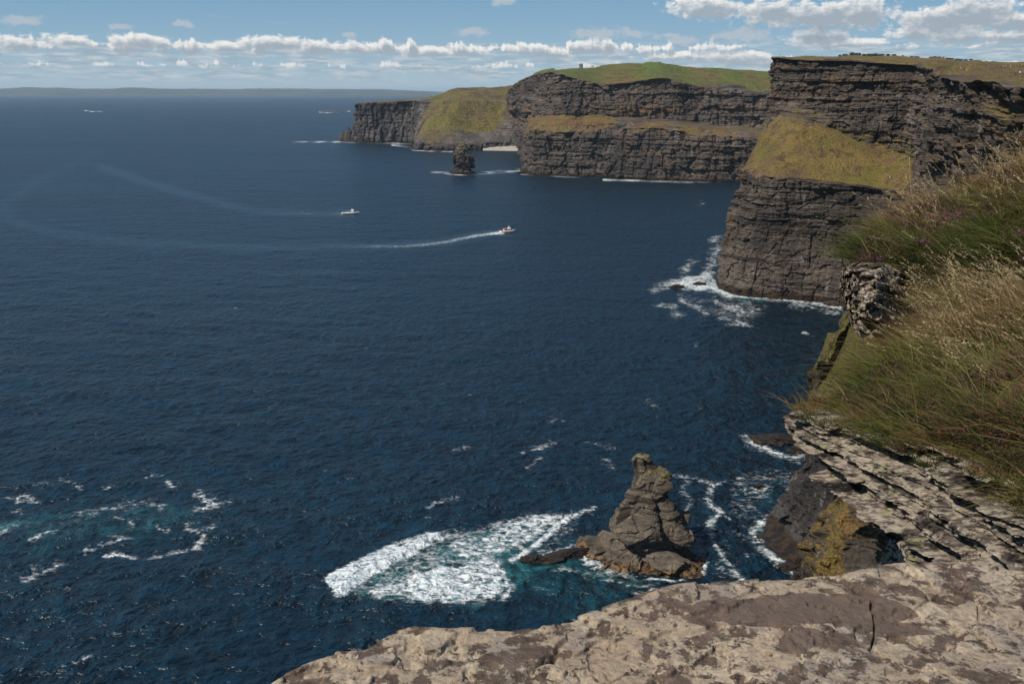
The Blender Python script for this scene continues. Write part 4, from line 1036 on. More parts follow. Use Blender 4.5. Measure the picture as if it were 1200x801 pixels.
# ------------------------------------------------------------------ foreground slab, bedded outcrop, banks
def slab():
    edge = [(120, 850), (230, 822), (315, 801), (340, 786), (365, 778), (400, 771), (430, 768), (448, 757), (490, 744), (530, 744), (560, 741), (600, 742), (640, 737), (672, 737), (700, 728), (730, 721), (760, 712), (800, 704), (850, 699), (900, 693), (950, 688), (985, 684), (1020, 674), (1060, 662), (1100, 657), (1140, 655), (1180, 660), (1230, 668), (1330, 690), (1500, 740)]
    zt = H - 1.62
    e = sea([a for a, _ in edge], [b for _, b in edge], zt)
    n = 1500
    s = np.concatenate([[0], np.cumsum(np.hypot(np.diff(e[:, 0]), np.diff(e[:, 1])))]); q = np.linspace(0, s[-1], n)
    ex, ey = np.interp(q, s, e[:, 0]), np.interp(q, s, e[:, 1])
    jit = fbm(q / .22, 0, 0, 5, 3) * .035
    ey = ey + jit; ex = ex - jit * .3
    vx, vy = .45, -.6                     # slab spreads from the edge back under the viewer
    f1 = np.concatenate([np.linspace(-3.2, -.9, 50, endpoint=False), np.linspace(-.9, -.0, 520)])
    rows = []
    for f in f1:
        k = -f
        rows.append(np.stack([ex * (1 - k * .18) + k * .25, ey - k * 1.15, np.full(n, zt)], -1))
    top = len(rows)
    for j in range(1, 60):
        a = j / 60
        ang = min(1, a / .25) * math.pi / 2
        dz = -.05 * (1 - math.cos(ang)) - max(0, a - .25) * 1.6
        dy = .05 * math.sin(ang) - max(0, a - .3) * .35
        rows.append(np.stack([ex - dy * .4, ey + dy, np.full(n, zt + dz)], -1))
    P = np.array(rows)
    x, y = P[..., 0], P[..., 1]
    k = np.arange(P.shape[0])[:, None] * 1.0
    topm = ss(top + 30, top - 6, k) + 0 * x
    h = fbm(x / 1.1, y / 1.1, 0, 3, 31) * .035 + fbm(x / .28, y / .28, 3, 5, 32) * .014
    # flaking plates
    pl = fbm(x / .5 + 9, y / .5, 5, 5, 33)
    for lv_ in (-.22, -.02, .16, .34):
        h = h + ss(lv_ - .008, lv_ + .008, pl) * .013
    pits = fbm(x / .06, y / .06, 5, 4, 34)
    h = h - ss(.25, .5, pits) * .010
    # lying crack blocks at right
    v, ed = facet(np.stack([x, y * 1.6, 0 * x + .3], -1), (.5, .5, .5), 91, .1)
    h = h + v * .004 - (1 - ss(0, .08, ed)) * .010 * ss(.6, 1.6, x)
    P = P.copy()
    P[..., 2] += h * topm - .035 * ss(.9, 1.7, x)
    _, ed2 = facet(np.stack([x * 1.0 + .08 * fbm(x / .2, y / .2, 1, 3, 7), y * 2.0 + .08 * fbm(x / .2, y / .2, 5, 3, 8), 0 * x + .3], -1), (.85, .85, .85), 93, .1)
    P[..., 2] -= (1 - ss(0, .045, ed2)) * .018 * topm
    side = (1 - topm)
    st_, _ = strata(P[..., 2] + .02 * x, x, 5, .05, .3)
    P[..., 1] += st_ * .05 * side; P[..., 0] -= st_ * .02 * side
    # smooth bare patch and dark hollow of the photo
    pxg, pyg = project(P)
    wob1 = fbm(x / .18, y / .18, 2, 4, 44) * 10
    def blob(cx, cy, rx, ry, rot=0):
        a = pxg - cx + wob1 * 2.4; b = pyg - cy + wob1 * .9; c, s_ = math.cos(rot), math.sin(rot)
        return ss(1.15, .85, np.hypot((a * c + b * s_) / rx, (-a * s_ + b * c) / ry))
    bare = np.maximum.reduce([blob(925, 716, 82, 16, -.03), blob(1010, 714, 62, 16, .12), blob(945, 752, 26, 13, -.2), blob(1040, 735, 50, 6, .12)])
    o = grid_mesh('rock_ledge', P, {'bare': bare}, slab_mat(), smooth=True)
    tag(o, 'flat lichen spotted rock ledge in the foreground at the cliff edge', 'rock ledge', kind='structure')
slab()

def outcrop():
    def col(under, bot, mid, top, back, g=0):
        b0_ = pt(*bot)
        return [[b0_[0] + .75, b0_[1] + .25, b0_[2] - 2.6, 0], [b0_[0] + .95, b0_[1] + .30, b0_[2] - .10, 0], b0_, pt(*mid), pt(*top, .1), pt(*back, .8)]
    cols = [col((1000, 560, 9.6), (985, 512, 8.6), (985, 500, 8.6), (985, 486, 8.6), (1010, 480, 8.9)),
            col((950, 528, 8.6), (925, 494, 6.95), (922, 488, 6.9), (924, 481, 6.95), (955, 474, 7.3)),
            col((975, 560, 7.9), (936, 515, 6.45), (934, 500, 6.4), (945, 483, 6.5), (975, 473, 6.9)),
            col((1005, 600, 7.3), (968, 548, 5.95), (972, 518, 5.95), (982, 495, 6.05), (1010, 485, 6.4)),
            col((1040, 650, 6.7), (1003, 590, 5.35), (1018, 545, 5.4), (1032, 512, 5.55), (1055, 500, 5.9)),
            col((1075, 700, 6.0), (1040, 630, 4.85), (1065, 575, 4.9), (1085, 520, 5.15), (1105, 508, 5.5)),
            col((1105, 745, 5.4), (1075, 672, 4.4), (1105, 605, 4.45), (1130, 535, 4.75), (1150, 522, 5.1)),
            col((1150, 790, 4.8), (1120, 715, 3.95), (1150, 640, 4.0), (1180, 556, 4.3), (1205, 545, 4.7)),
            col((1210, 840, 4.3), (1180, 770, 3.6), (1205, 680, 3.65), (1240, 585, 3.9), (1260, 570, 4.3)),
            col((1330, 950, 3.8), (1290, 860, 3.2), (1300, 760, 3.2), (1330, 640, 3.4), (1350, 620, 3.8))]
    P, g = loft(cols, [50, 60, 110, 150, 160, 150, 140, 120, 60], [40, 40, 260, 260, 90])
    x, y, z = P[..., 0], P[..., 1], P[..., 2]
    out = np.array([-.93, -.37, 0.0])
    s = z + .135 * y + .012 * fbm(x / .6, y / .6, 0, 3, 5)
    lat = y + .2 * x
    v1, k1 = strata(s, lat, 11, .050, 1.1, .2)
    v2, k2 = strata(s, lat, 12, .019, .38, .25)
    v3, k3 = strata(s, lat, 13, .008, .12, .2)
    n = normals(blur(P, 4)); steep = 1 - np.abs(n[..., 2])
    rowm = ss(.25, .75, 1 - g) * ss(60, 82, np.arange(P.shape[0])[:, None] * 1.0)
    P[:60] += np.array([-.8, -.6, 0]) * (fbm(y[:60] / .5, z[:60] / .4, x[:60] / .5, 5, 71) * .35)[..., None]
    d = v1 * .085 + v2 * .080 + v3 * .024 + fbm(x / .5, y / .5, z / .3, 4, 6) * .10 + fbm(x / .06, y / .06, z / .03, 3, 8) * .018
    # long dark gaps where softer beds have gone
    rng = np.random.RandomState(4)
    for sc_ in (-.08, -.02, .03, .075, .11, .16, .20, .25, .29, .34, .38, .43, .48):
        c = float(np.median(s)) - .22 + sc_
        wd = .008 + .010 * rng.rand()
        dd = np.abs(s - c - .02 * vnoise(lat / .8, 0, sc_ * 9, 3)) / wd
        d = d - ss(1.3, .7, dd) * .10 * ss(-.4, .1, vnoise(lat / .7, sc_ * 20, 2, 8))
    P = P + out * (d * rowm)[..., None]
    P[..., 2] += fbm(x / .12, y / .12, 0, 4, 12) * .03 * g
    global OUTP; OUTP = P[200:]
    o = grid_mesh('rock_outcrop', P, {'grass': g * .9, 'wet': g * 0}, outcrop_mat(), smooth=False)
    tag(o, 'pale weathered outcrop of thin overlapping rock layers jutting out under the grass', 'rock outcrop')
outcrop()

def pale_outcrop():
    cols = [[pt(996, 376, 9.95), pt(990, 352, 10.05), pt(984, 335, 10.1), pt(988, 318, 10.2), pt(1000, 305, 10.5, .8)],
            [pt(1006, 392, 9.3), pt(1000, 362, 9.5), pt(1000, 340, 9.6), pt(1004, 318, 9.7), pt(1012, 306, 10.1, .8)],
            [pt(1032, 396, 9.1), pt(1025, 362, 9.3), pt(1025, 345, 9.4), pt(1028, 322, 9.55), pt(1035, 308, 10, .8)],
            [pt(1052, 392, 9.4), pt(1042, 360, 9.7), pt(1042, 350, 9.7), pt(1044, 336, 9.8), pt(1060, 312, 10, .8)],
            [pt(1090, 385, 10.4), pt(1080, 368, 10.2), pt(1080, 360, 10.2), pt(1080, 352, 10.2), pt(1085, 340, 10.5, .8)]]
    P, g = loft(cols, [60, 90, 90, 90], [30, 60, 70, 40])
    x, y, z = P[..., 0], P[..., 1], P[..., 2]
    v, e = facet(P, (.17, .17, .085), 3, .8); v2, e2 = facet(P, (.07, .07, .04), 4, .8)
    v1, _ = strata(z, x, 8, .06, .25)
    d = (v * .085 - (1 - ss(0, .3, e)) * .030 + v2 * .035 - (1 - ss(0, .3, e2)) * .012 + v1 * .07) * (1 - g)
    P = P + np.array([-.45, -.89, 0]) * d[..., None]
    P[..., 2] += v * .03 * (1 - g)
    o = grid_mesh('rock_outcrop', P, {'grass': g * .9, 'wet': g * 0}, outcrop_mat())
    global POUT; POUT = P[110:]
    tag(o, 'small pale blocky rock shelf between the upper heather mound and the lower grass', 'rock outcrop')
pale_outcrop()

def soil_mat():
    m, t, b, pos = new_mat('turf_soil')
    n = t.noise(pos, 6, 7, .7)
    t.set(b.inputs['Base Color'], t.cramp(n, [(.35, (.018, .015, .008)), (.5, (.05, .042, .014)), (.65, (.085, .06, .025))]))
    b.inputs['Roughness'].default_value = 1; b.inputs['Specular IOR Level'].default_value = .1
    t.set(b.inputs['Normal'], t.node('ShaderNodeBump', {'Strength': 1.0, 'Distance': .05, 'Height': n}).outputs[0])
    return m
SOIL = soil_mat()
def bank(name, rows, label, seed, amp=.05):
    cols = [list(c) for c in zip(*rows)]
    cols = [[pt(*p_) for p_ in c] for c in cols]
    n, m = len(cols), len(rows)
    P, _ = loft(cols, [36] * (n - 1), [44] * (m - 1), True, True)
    P[..., 2] += fbm(P[..., 0] / .55, P[..., 1] / .55, 0, 4, seed) * amp * 2.6 + fbm(P[..., 0] / .13, P[..., 1] / .13, 0, 3, seed + 3) * amp * .5
    o = grid_mesh(name, P, None, SOIL, smooth=True)
    tag(o, label, 'bank', kind='structure')
    return P
# lower bank (photo x, y, metres away), bottom row first
bA = bank('grass_bank', [
    [(955, 500, 7.4), (1005, 522, 6.2), (1050, 540, 5.6), (1110, 540, 5.1), (1160, 566, 4.6), (1210, 600, 4.15), (1330, 650, 3.5)],
    [(968, 487, 7.2), (1005, 506, 6.1), (1050, 523, 5.5), (1110, 525, 5.05), (1160, 548, 4.6), (1210, 582, 4.15), (1330, 630, 3.5)],
    [(978, 474, 7.3), (1008, 478, 6.6), (1050, 482, 6.1), (1110, 482, 5.7), (1160, 494, 5.2), (1210, 515, 4.8), (1330, 540, 4.2)],
    [(992, 465, 7.8), (1018, 448, 7.6), (1062, 435, 7.3), (1120, 430, 6.9), (1160, 430, 6.4), (1210, 440, 6.0), (1330, 450, 5.4)],
    [(1020, 440, 8.6), (1045, 412, 8.9), (1078, 388, 8.9), (1120, 365, 8.6), (1160, 365, 8.1), (1210, 365, 7.7), (1330, 360, 7.0)],
    [(1030, 440, 9.4), (1055, 412, 9.6), (1082, 384, 9.6), (1120, 350, 9.4), (1160, 345, 9), (1210, 340, 8.6), (1330, 335, 8)]],
    'grassy bank on the cliff top above the layered outcrop', 51)
bB = bank('heather_mound', [
    [(1000, 345, 10.3), (1050, 352, 9.9), (1120, 355, 9.5), (1160, 352, 9.2), (1210, 350, 8.9), (1330, 345, 8.2)],
    [(995, 315, 10.5), (1050, 322, 10.1), (1120, 322, 9.9), (1160, 318, 9.7), (1210, 312, 9.4), (1330, 305, 8.8)],
    [(1003, 297, 11.0), (1050, 292, 10.9), (1120, 285, 10.8), (1160, 278, 10.6), (1210, 270, 10.3), (1330, 255, 9.8)],
    [(1018, 282, 11.8), (1062, 262, 12.2), (1120, 245, 12.5), (1160, 230, 12.4), (1210, 212, 12.2), (1330, 185, 11.8)],
    [(1030, 285, 12.8), (1070, 262, 13.6), (1120, 242, 14.2), (1160, 222, 14.2), (1210, 196, 14.2), (1330, 165, 14)]],
    'higher grassy mound with heather beyond the small pale rock shelf', 52)

# ------------------------------------------------------------------ grass blades, seed heads and heather
def sample(P, n, seed, pmask=None):
    rng = np.random.RandomState(seed)
    a = P[:-1, :-1]; b = P[:-1, 1:]; c = P[1:, :-1]
    ar = np.linalg.norm(np.cross(b - a, c - a), axis=-1)
    if pmask is not None: ar = ar * pmask(a)
    ar = ar.ravel() / ar.sum()
    k = rng.choice(ar.size, n, p=ar); i, j = np.unravel_index(k, a.shape[:2])
    u, v = rng.rand(n, 1), rng.rand(n, 1)
    return P[i, j] * (1 - u) * (1 - v) + P[i + 1, j] * u * (1 - v) + P[i, j + 1] * (1 - u) * v + P[i + 1, j + 1] * u * v

def blades(name, roots, length, width, tone, mat, seed, lean=(-.35, .1), spread=.45, seg=4, curl=.6, label=None, cat='grass', lvar=.35):
    """every blade is a tapered bent ribbon; tone is the blade's own colour value"""
    rng = np.random.RandomState(seed); n = len(roots)
    L = length * np.exp(rng.normal(0, lvar, n)); L = L * np.ones(n)
    d = np.stack([lean[0] + rng.normal(0, spread, n), lean[1] + rng.normal(0, spread, n), np.ones(n)], -1)
    d /= np.linalg.norm(d, axis=-1, keepdims=True)
    bend = np.stack([rng.normal(lean[0] * 1.2, .5, n), rng.normal(lean[1], .5, n), -np.abs(rng.normal(.55, .3, n))], -1) * curl
    side = np.stack([rng.normal(0, 1, n), rng.normal(0, .5, n), rng.normal(0, .2, n)], -1); side /= np.linalg.norm(side, axis=-1, keepdims=True)
    V = np.zeros((n, seg + 1, 2, 3)); 
    for s_ in range(seg + 1):
        t_ = s_ / seg
        c = roots + d * (L * t_)[:, None] + bend * (L * t_ ** 2)[:, None]
        w_ = width * (1 - t_ * .85) * (1 if s_ else .8)
        V[:, s_, 0] = c - side * (w_ * .5)[:, None] if np.ndim(w_) else c - side * w_ * .5
        V[:, s_, 1] = c + side * (w_ * .5)[:, None] if np.ndim(w_) else c + side * w_ * .5
    base = (np.arange(n) * (seg + 1) * 2)[:, None]
    q = []
    for s_ in range(seg):
        o_ = s_ * 2
        q.append(np.stack([base + o_, base + o_ + 1, base + o_ + 3, base + o_ + 2], -1)[:, 0])
    q = np.concatenate(q)
    tn = np.repeat(tone + rng.normal(0, .10, n), (seg + 1) * 2).clip(0, 1)
    tip = roots + d * L[:, None] + bend * L[:, None]; pre = roots + d * (L * .86)[:, None] + bend * (L * .74)[:, None]
    return V.reshape(-1, 3), q, tn, tip, pre

def seeds(tip, pre, seed, size=.011, count=16, tone=.8, head=.16):
    """small husks round the upper part of the stalk"""
    rng = np.random.RandomState(seed); n = len(tip); ax = tip - pre; ln = np.linalg.norm(ax, axis=-1, keepdims=True); ax = ax / (ln + 1e-6)
    V, Q = [], []
    for k in range(count):
        t_ = k / count
        c = tip - ax * head * t_ * 1.0 + rng.normal(0, 1, (n, 3)) * (.002 + .008 * t_ * (1 - t_) * 2)
        dr = ax + rng.normal(0, .35, (n, 3)) ; dr /= np.linalg.norm(dr, axis=-1, keepdims=True)
        sd_ = np.cross(dr, rng.normal(0, 1, (n, 3))); sd_ /= np.linalg.norm(sd_, axis=-1, keepdims=True) + 1e-6
        l = size * rng.uniform(.8, 1.5, (n, 1)); w_ = size * .22
        V.append(np.stack([c - dr * l * .5, c + sd_ * w_, c + dr * l * .7, c - sd_ * w_], 1))
    V = np.concatenate(V).reshape(-1, 3)
    q = np.arange(len(V)).reshape(-1, 4)
    return V, q, np.full(len(V), tone) + np.repeat(rng.normal(0, .08, len(q)), 4)

def merge(parts):
    V = np.concatenate([p_[0] for p_ in parts]); off = np.cumsum([0] + [len(p_[0]) for p_ in parts[:-1]])
    Q = np.concatenate([p_[1] + o_ for p_, o_ in zip(parts, off)]); t_ = np.concatenate([p_[2] for p_ in parts]).clip(0, 1)
    return V, Q, t_

GREEN = blade_mat('grass_blade', [(.0, (.016, .020, .006)), (.22, (.042, .052, .012)), (.33, (.100, .125, .022)), (.44, (.17, .150, .040)), (.53, (.11, .055, .024)), (.64, (.20, .11, .045)), (.78, (.36, .25, .11)), (1, (.50, .38, .20))])
TAN = blade_mat('dry_grass_blade', [(.0, (.14, .12, .03)), (.4, (.32, .22, .08)), (.7, (.52, .37, .18)), (1, (.72, .55, .32))], trans=.45)
HEATH = blade_mat('heather_sprig', [(.0, (.018, .022, .010)), (.35, (.06, .05, .018)), (.55, (.13, .055, .030)), (.75, (.22, .075, .14)), (1, (.40, .16, .34))], trans=.3)

def clumped(P, n, seed, size=.35, thr=-.1, inv=False, mask=None):
    def pm(a):
        v = fbm(a[..., 0] / size, a[..., 1] / size, seed, 3, seed)
        w_ = ss(thr - .15, thr + .15, v)
        w_ = (1 - w_) if inv else w_
        if mask is not None: w_ = w_ * mask(a)
        return w_ + 1e-5
    return sample(P, n, seed, pm)

def in_px(fn):
    def f(a):
        px, py = project(a); return fn(px, py)
    return f
A_, B_ = bA[44:], bB[30:]
allA = lambda n, s: sample(A_, n, s)
def tussocks(P, n, per, rad, length, width, tones, seed, spread=.75, curl=.8, lean=(-.12, 0), mask=None):
    """grass in clumps: every clump has its own colour, size and lie"""
    rng = np.random.RandomState(seed)
    c = clumped(P, n, seed, .5, -.3, mask=mask)
    tone = rng.choice(len(tones), n, p=np.array([t_[1] for t_ in tones]) / sum(t_[1] for t_ in tones)); tone = np.array([t_[0] for t_ in tones])[tone] + rng.normal(0, .05, n)
    sz = np.exp(rng.normal(0, .3, n))
    ro = np.repeat(c, per, 0); off = rng.normal(0, 1, (n * per, 3)) * rad * np.repeat(sz, per)[:, None]; off[:, 2] = np.abs(off[:, 2]) * .2 - .01
    ln = length * np.repeat(sz, per)
    cl = np.repeat(rng.normal(0, .3, (n, 2)), per, 0)
    o_ = off / (rad * np.repeat(sz, per)[:, None] + 1e-6)
    V = []; N = n * per
    L = ln * np.exp(rng.normal(0, .3, N)); w_ = width * rng.uniform(.6, 1.5, N)
    d = np.stack([lean[0] + o_[:, 0] * spread * .5 + cl[:, 0], lean[1] + o_[:, 1] * spread * .5 + cl[:, 1], np.ones(N)], -1) + rng.normal(0, .18, (N, 3)); d /= np.linalg.norm(d, axis=-1, keepdims=True)
    h_ = d.copy(); h_[:, 2] = 0; h_ /= np.linalg.norm(h_, axis=-1, keepdims=True) + 1e-6
    bend = (h_ * rng.uniform(.3, .9, (N, 1)) + np.array([0, 0, -1]) * rng.uniform(.2, .8, (N, 1))) * curl
    side = np.cross(d, rng.normal(0, 1, (N, 3)) + np.array([0, 1.0, 0])); side /= np.linalg.norm(side, axis=-1, keepdims=True) + 1e-6
    seg = 4; A = np.zeros((N, seg + 1, 2, 3))
    for s_ in range(seg + 1):
        t_ = s_ / seg; c_ = ro + off + d * (L * t_)[:, None] + bend * (L * t_ * t_)[:, None]
        ww = (w_ * (1 - t_ * .88) * .5)[:, None]
        A[:, s_, 0] = c_ - side * ww; A[:, s_, 1] = c_ + side * ww
    base = np.arange(N) * (seg + 1) * 2
    q = np.concatenate([np.stack([base + 2 * s_, base + 2 * s_ + 1, base + 2 * s_ + 3, base + 2 * s_ + 2], -1) for s_ in range(seg)])
    tn = np.repeat(np.repeat(tone, per) + rng.normal(0, .06, N), (seg + 1) * 2)
    return A.reshape(-1, 3), q, tn
parts = []
parts.append(blades('', allA(12000, 1), .10, .0055, .45, None, 1, lean=(-.05, 0), spread=.7, curl=.6)[:3])
TN = [(.02, .18), (.16, .16), (.32, .20), (.46, .10), (.60, .18), (.74, .06), (.92, .04)]
TN[2] = (.32, .28)
IN_ = in_px(lambda x, y: ss(985, 1040, x + (y - 430) * .5))
parts.append(tussocks(A_, 980, 40, .040, .115, .0070, TN, 3, mask=IN_))
lo = in_px(lambda x, y: ss(440, 500, y) + ss(1010, 980, x))
parts.append(tussocks(A_, 420, 46, .05, .085, .0070, [(.66, .4), (.5, .2), (.30, .2), (.80, .2)], 4, mask=lo))
parts.append(tussocks(A_, 200, 30, .03, .22, .0060, [(.36, .4), (.70, .3), (.20, .3)], 5, mask=IN_, spread=.5, curl=.9, lean=(-.3, 0)))
r1 = clumped(OUTP[330:], 3200, 61, .22, .12); parts.append(blades('', r1, .065, .0060, .55, None, 61, lean=(-.1, 0), spread=.7, curl=.7)[:3])
parts.append(tussocks(OUTP[300:], 150, 30, .025, .06, .0055, TN, 62))
V, Q, tn = merge(parts)
tag(raw_mesh('grass', V, Q, {'tone': tn}, GREEN), 'thick green and brown grass covering the near bank', 'grass', kind='stuff')
parts = []
parts.append(blades('', sample(B_, 12000, 11), .13, .0070, .5, None, 11, lean=(-.05, 0), spread=.6, curl=.6)[:3])
parts.append(tussocks(B_, 1000, 36, .055, .155, .0088, [(.02, .12), (.20, .14), (.32, .20), (.46, .16), (.62, .20), (.76, .10), (.92, .08)], 13))
parts.append(tussocks(B_, 300, 30, .04, .26, .0078, [(.32, .3), (.46, .3), (.85, .4)], 14, spread=.5, curl=.9, lean=(-.25, 0)))
V, Q, tn = merge(parts)
tag(raw_mesh('grass', V, Q, {'tone': tn}, GREEN), 'green and reddish grass covering the higher mound', 'grass', kind='stuff')
# tall dry grass with seed heads
parts = []
mk = in_px(lambda x, y: ss(1060, 1130, x - (y - 400) * .2) * ss(500, 420, y) * .9)
r1 = sample(A_, 430, 21, mk)
b = blades('', r1, .48, .0060, .8 + 0 * r1[:, 0], None, 21, lean=(-.42, .05), spread=.16, curl=.42, seg=6, lvar=.2); parts.append(b[:3]); parts.append(seeds(b[3], b[4], 22, size=.016, count=11, tone=.9, head=.13))
r1 = sample(A_, 800, 23, mk)
b = blades('', r1, .36, .0050, .62 + 0 * r1[:, 0], None, 23, lean=(-.45, .05), spread=.22, curl=.6, seg=5, lvar=.25); parts.append(b[:3])
V, Q, tn = merge(parts)
tag(raw_mesh('dry_grass', V, Q, {'tone': tn}, TAN), 'tall straw coloured grass with seed heads leaning over the near bank', 'grass', kind='stuff')
parts = []
mk = in_px(lambda x, y: ss(300, 262, y + (x - 1100) * .25) * ss(1030, 1080, x) + .03 * ss(1020, 1050, x))
r1 = sample(B_, 380, 31, mk)
b = blades('', r1, .50, .0075, .8 + 0 * r1[:, 0], None, 31, lean=(-.30, .0), spread=.2, curl=.42, seg=7, lvar=.25); parts.append(b[:3]); parts.append(seeds(b[3], b[4], 32, size=.022, count=12, tone=.85, head=.13))
r1 = sample(B_, 900, 33, mk)
b = blades('', r1, .34, .0045, .42 + 0 * r1[:, 0], None, 33, lean=(-.35, .05), spread=.25, curl=.6, seg=5, lvar=.25); parts.append(b[:3])
V, Q, tn = merge(parts)
tag(raw_mesh('dry_grass', V, Q, {'tone': tn}, TAN), 'straw coloured seeding grass along the top of the higher mound', 'grass', kind='stuff')

def sprigs(roots, seed, h, tone_leaf, tone_top, topfrac, leaf=.010, per=26):
    rng = np.random.RandomState(seed); n = len(roots)
    hh = h * rng.uniform(.6, 1.25, n)
    d = np.stack([rng.normal(-.12, .35, n), rng.normal(0, .35, n), np.ones(n)], -1); d /= np.linalg.norm(d, axis=-1, keepdims=True)
    V, T_ = [], []
    fl = rng.rand(n) < topfrac
    for k in range(per):
        t_ = (k + .5) / per
        c = roots + d * (hh * t_)[:, None] + rng.normal(0, .016, (n, 3)) * (1 - .4 * t_)
        dr = rng.normal(0, 1, (n, 3)) + np.array([0, 0, .8]); dr /= np.linalg.norm(dr, axis=-1, keepdims=True)
        sd_ = np.cross(dr, rng.normal(0, 1, (n, 3))); sd_ /= np.linalg.norm(sd_, axis=-1, keepdims=True)
        l = leaf * rng.uniform(.7, 1.4, (n, 1))
        V.append(np.stack([c - dr * l, c + sd_ * l * .45, c + dr * l, c - sd_ * l * .45], 1))
        tt = np.where(fl & (t_ > .55), tone_top, tone_leaf) + rng.normal(0, .07, n)
        T_.append(np.repeat(tt, 4))
    V = np.concatenate(V).reshape(-1, 3); q = np.arange(len(V)).reshape(-1, 4)
    return V, q, np.concatenate(T_)
parts = []
mh = in_px(lambda x, y: np.exp(-(((x - 1100) / 95) ** 2 + ((y - 268) / 22) ** 2)) + .6 * np.exp(-(((x - 1025) / 40) ** 2 + ((y - 285) / 22) ** 2)) + .12)
r1 = clumped(B_, 5200, 41, .35, .05, mask=mh); parts.append(sprigs(r1, 41, .17, .38, .88, .38, leaf=.014, per=22))
r1 = clumped(B_, 2500, 43, .5, .05, inv=True); parts.append(sprigs(r1, 43, .15, .30, .6, .4, leaf=.012, per=18))
V, Q, tn = merge(parts)
tag(raw_mesh('heather', V, Q, {'tone': tn}, HEATH), 'purple flowering heather on the higher mound', 'heather', kind='stuff')
parts = []
mh = in_px(lambda x, y: np.exp(-(((x - 1190) / 40) ** 2 + ((y - 450) / 40) ** 2)) + .7 * np.exp(-(((x - 1190) / 40) ** 2 + ((y - 535) / 25) ** 2)) + .8 * np.exp(-(((x - 985) / 35) ** 2 + ((y - 440) / 35) ** 2)) + .10)
r1 = clumped(A_, 5600, 45, .35, .0, mask=mh); parts.append(sprigs(r1, 45, .11, .42, .72, .30, leaf=.010, per=20))
V, Q, tn = merge(parts)
tag(raw_mesh('heather', V, Q, {'tone': tn}, HEATH), 'dark reddish heather at the edge of the near bank', 'heather', kind='stuff')
# ------------------------------------------------------------------ boats
def bm_obj(name, bm, mat, parent=None, smooth=False, bevel=0):
    me = bpy.data.meshes.new(name)
    if bevel: bmesh.ops.bevel(bm, geom=bm.edges[:], offset=bevel, segments=2, affect='EDGES', profile=.6)
    bmesh.ops.recalc_face_normals(bm, faces=bm.faces)
    bm.to_mesh(me); bm.free(); me.materials.append(mat)
    for p_ in me.polygons: p_.use_smooth = smooth
    o = bpy.data.objects.new(name, me); C.objects.link(o)
    if parent: o.parent = parent
    return o
def box(bm, c, s, taper=1.0, tx=None):
    r = bmesh.ops.create_cube(bm, size=1)
    for v in r['verts']:
        k = taper if v.co.z > 0 else 1
        v.co = Vector((v.co.x * s[0] * k, v.co.y * s[1] * (tx if tx and v.co.z > 0 else k), v.co.z * s[2])) + Vector(c)
    return r['verts']
def tube(bm, a, b, r, seg=8, r2=None):
    a, b = Vector(a), Vector(b); d = b - a
    m = Matrix.Translation((a + b) / 2) @ d.to_track_quat('Z', 'Y').to_matrix().to_4x4()
    bmesh.ops.create_cone(bm, cap_ends=True, segments=seg, radius1=r, radius2=r if r2 is None else r2, depth=d.length, matrix=m)

WHITE = simple_mat('white_paint', (.80, .80, .78), .35, 0, .04)
ORANGE = simple_mat('orange_paint', (.70, .22, .08), .5)
GLASS = simple_mat('dark_glass', (.02, .025, .03), .08, 0, .1)
STEEL = simple_mat('steel', (.45, .46, .47), .4, .6)
NAVY = simple_mat('boot_stripe', (.05, .06, .09), .5)
DECK = simple_mat('deck', (.35, .30, .26), .8)

def hull_bm(L, B_m, D, sheer=.9, z0=-.8):
    bm = bmesh.new(); st = 18; rows = []
    for i in range(st + 1):
        t_ = i / st; x = -L / 2 + L * t_
        w_ = B_m / 2 * (1 if t_ < .45 else max(0.02, 1 - ((t_ - .45) / .55) ** 2.2)) * (.88 + .12 * min(1, t_ * 4))
        top = D + sheer * max(0, t_ - .35) ** 2 * 2.4
        rake = .9 * max(0, t_ - .7) / .3
        prof_ = [(0, z0), (w_ * .62, z0 + .25), (w_ * .88, .25), (w_, top * .6), (w_ * 1.03, top)]
        rows.append([bm.verts.new((x + rake * (z - z0) / (top - z0) * 1.3, y, z)) for y, z in prof_] + [bm.verts.new((x + rake * (z - z0) / (top - z0) * 1.3, -y, z)) for y, z in prof_[::-1][:-1]])
    for a, b_ in zip(rows[:-1], rows[1:]):
        for j in range(len(a) - 1): bm.faces.new((a[j], b_[j], b_[j + 1], a[j + 1]))
        bm.faces.new((a[-1], b_[-1], b_[0], a[0]))
    bm.faces.new(rows[0][::-1]); bm.faces.new(rows[-1])
    return bm

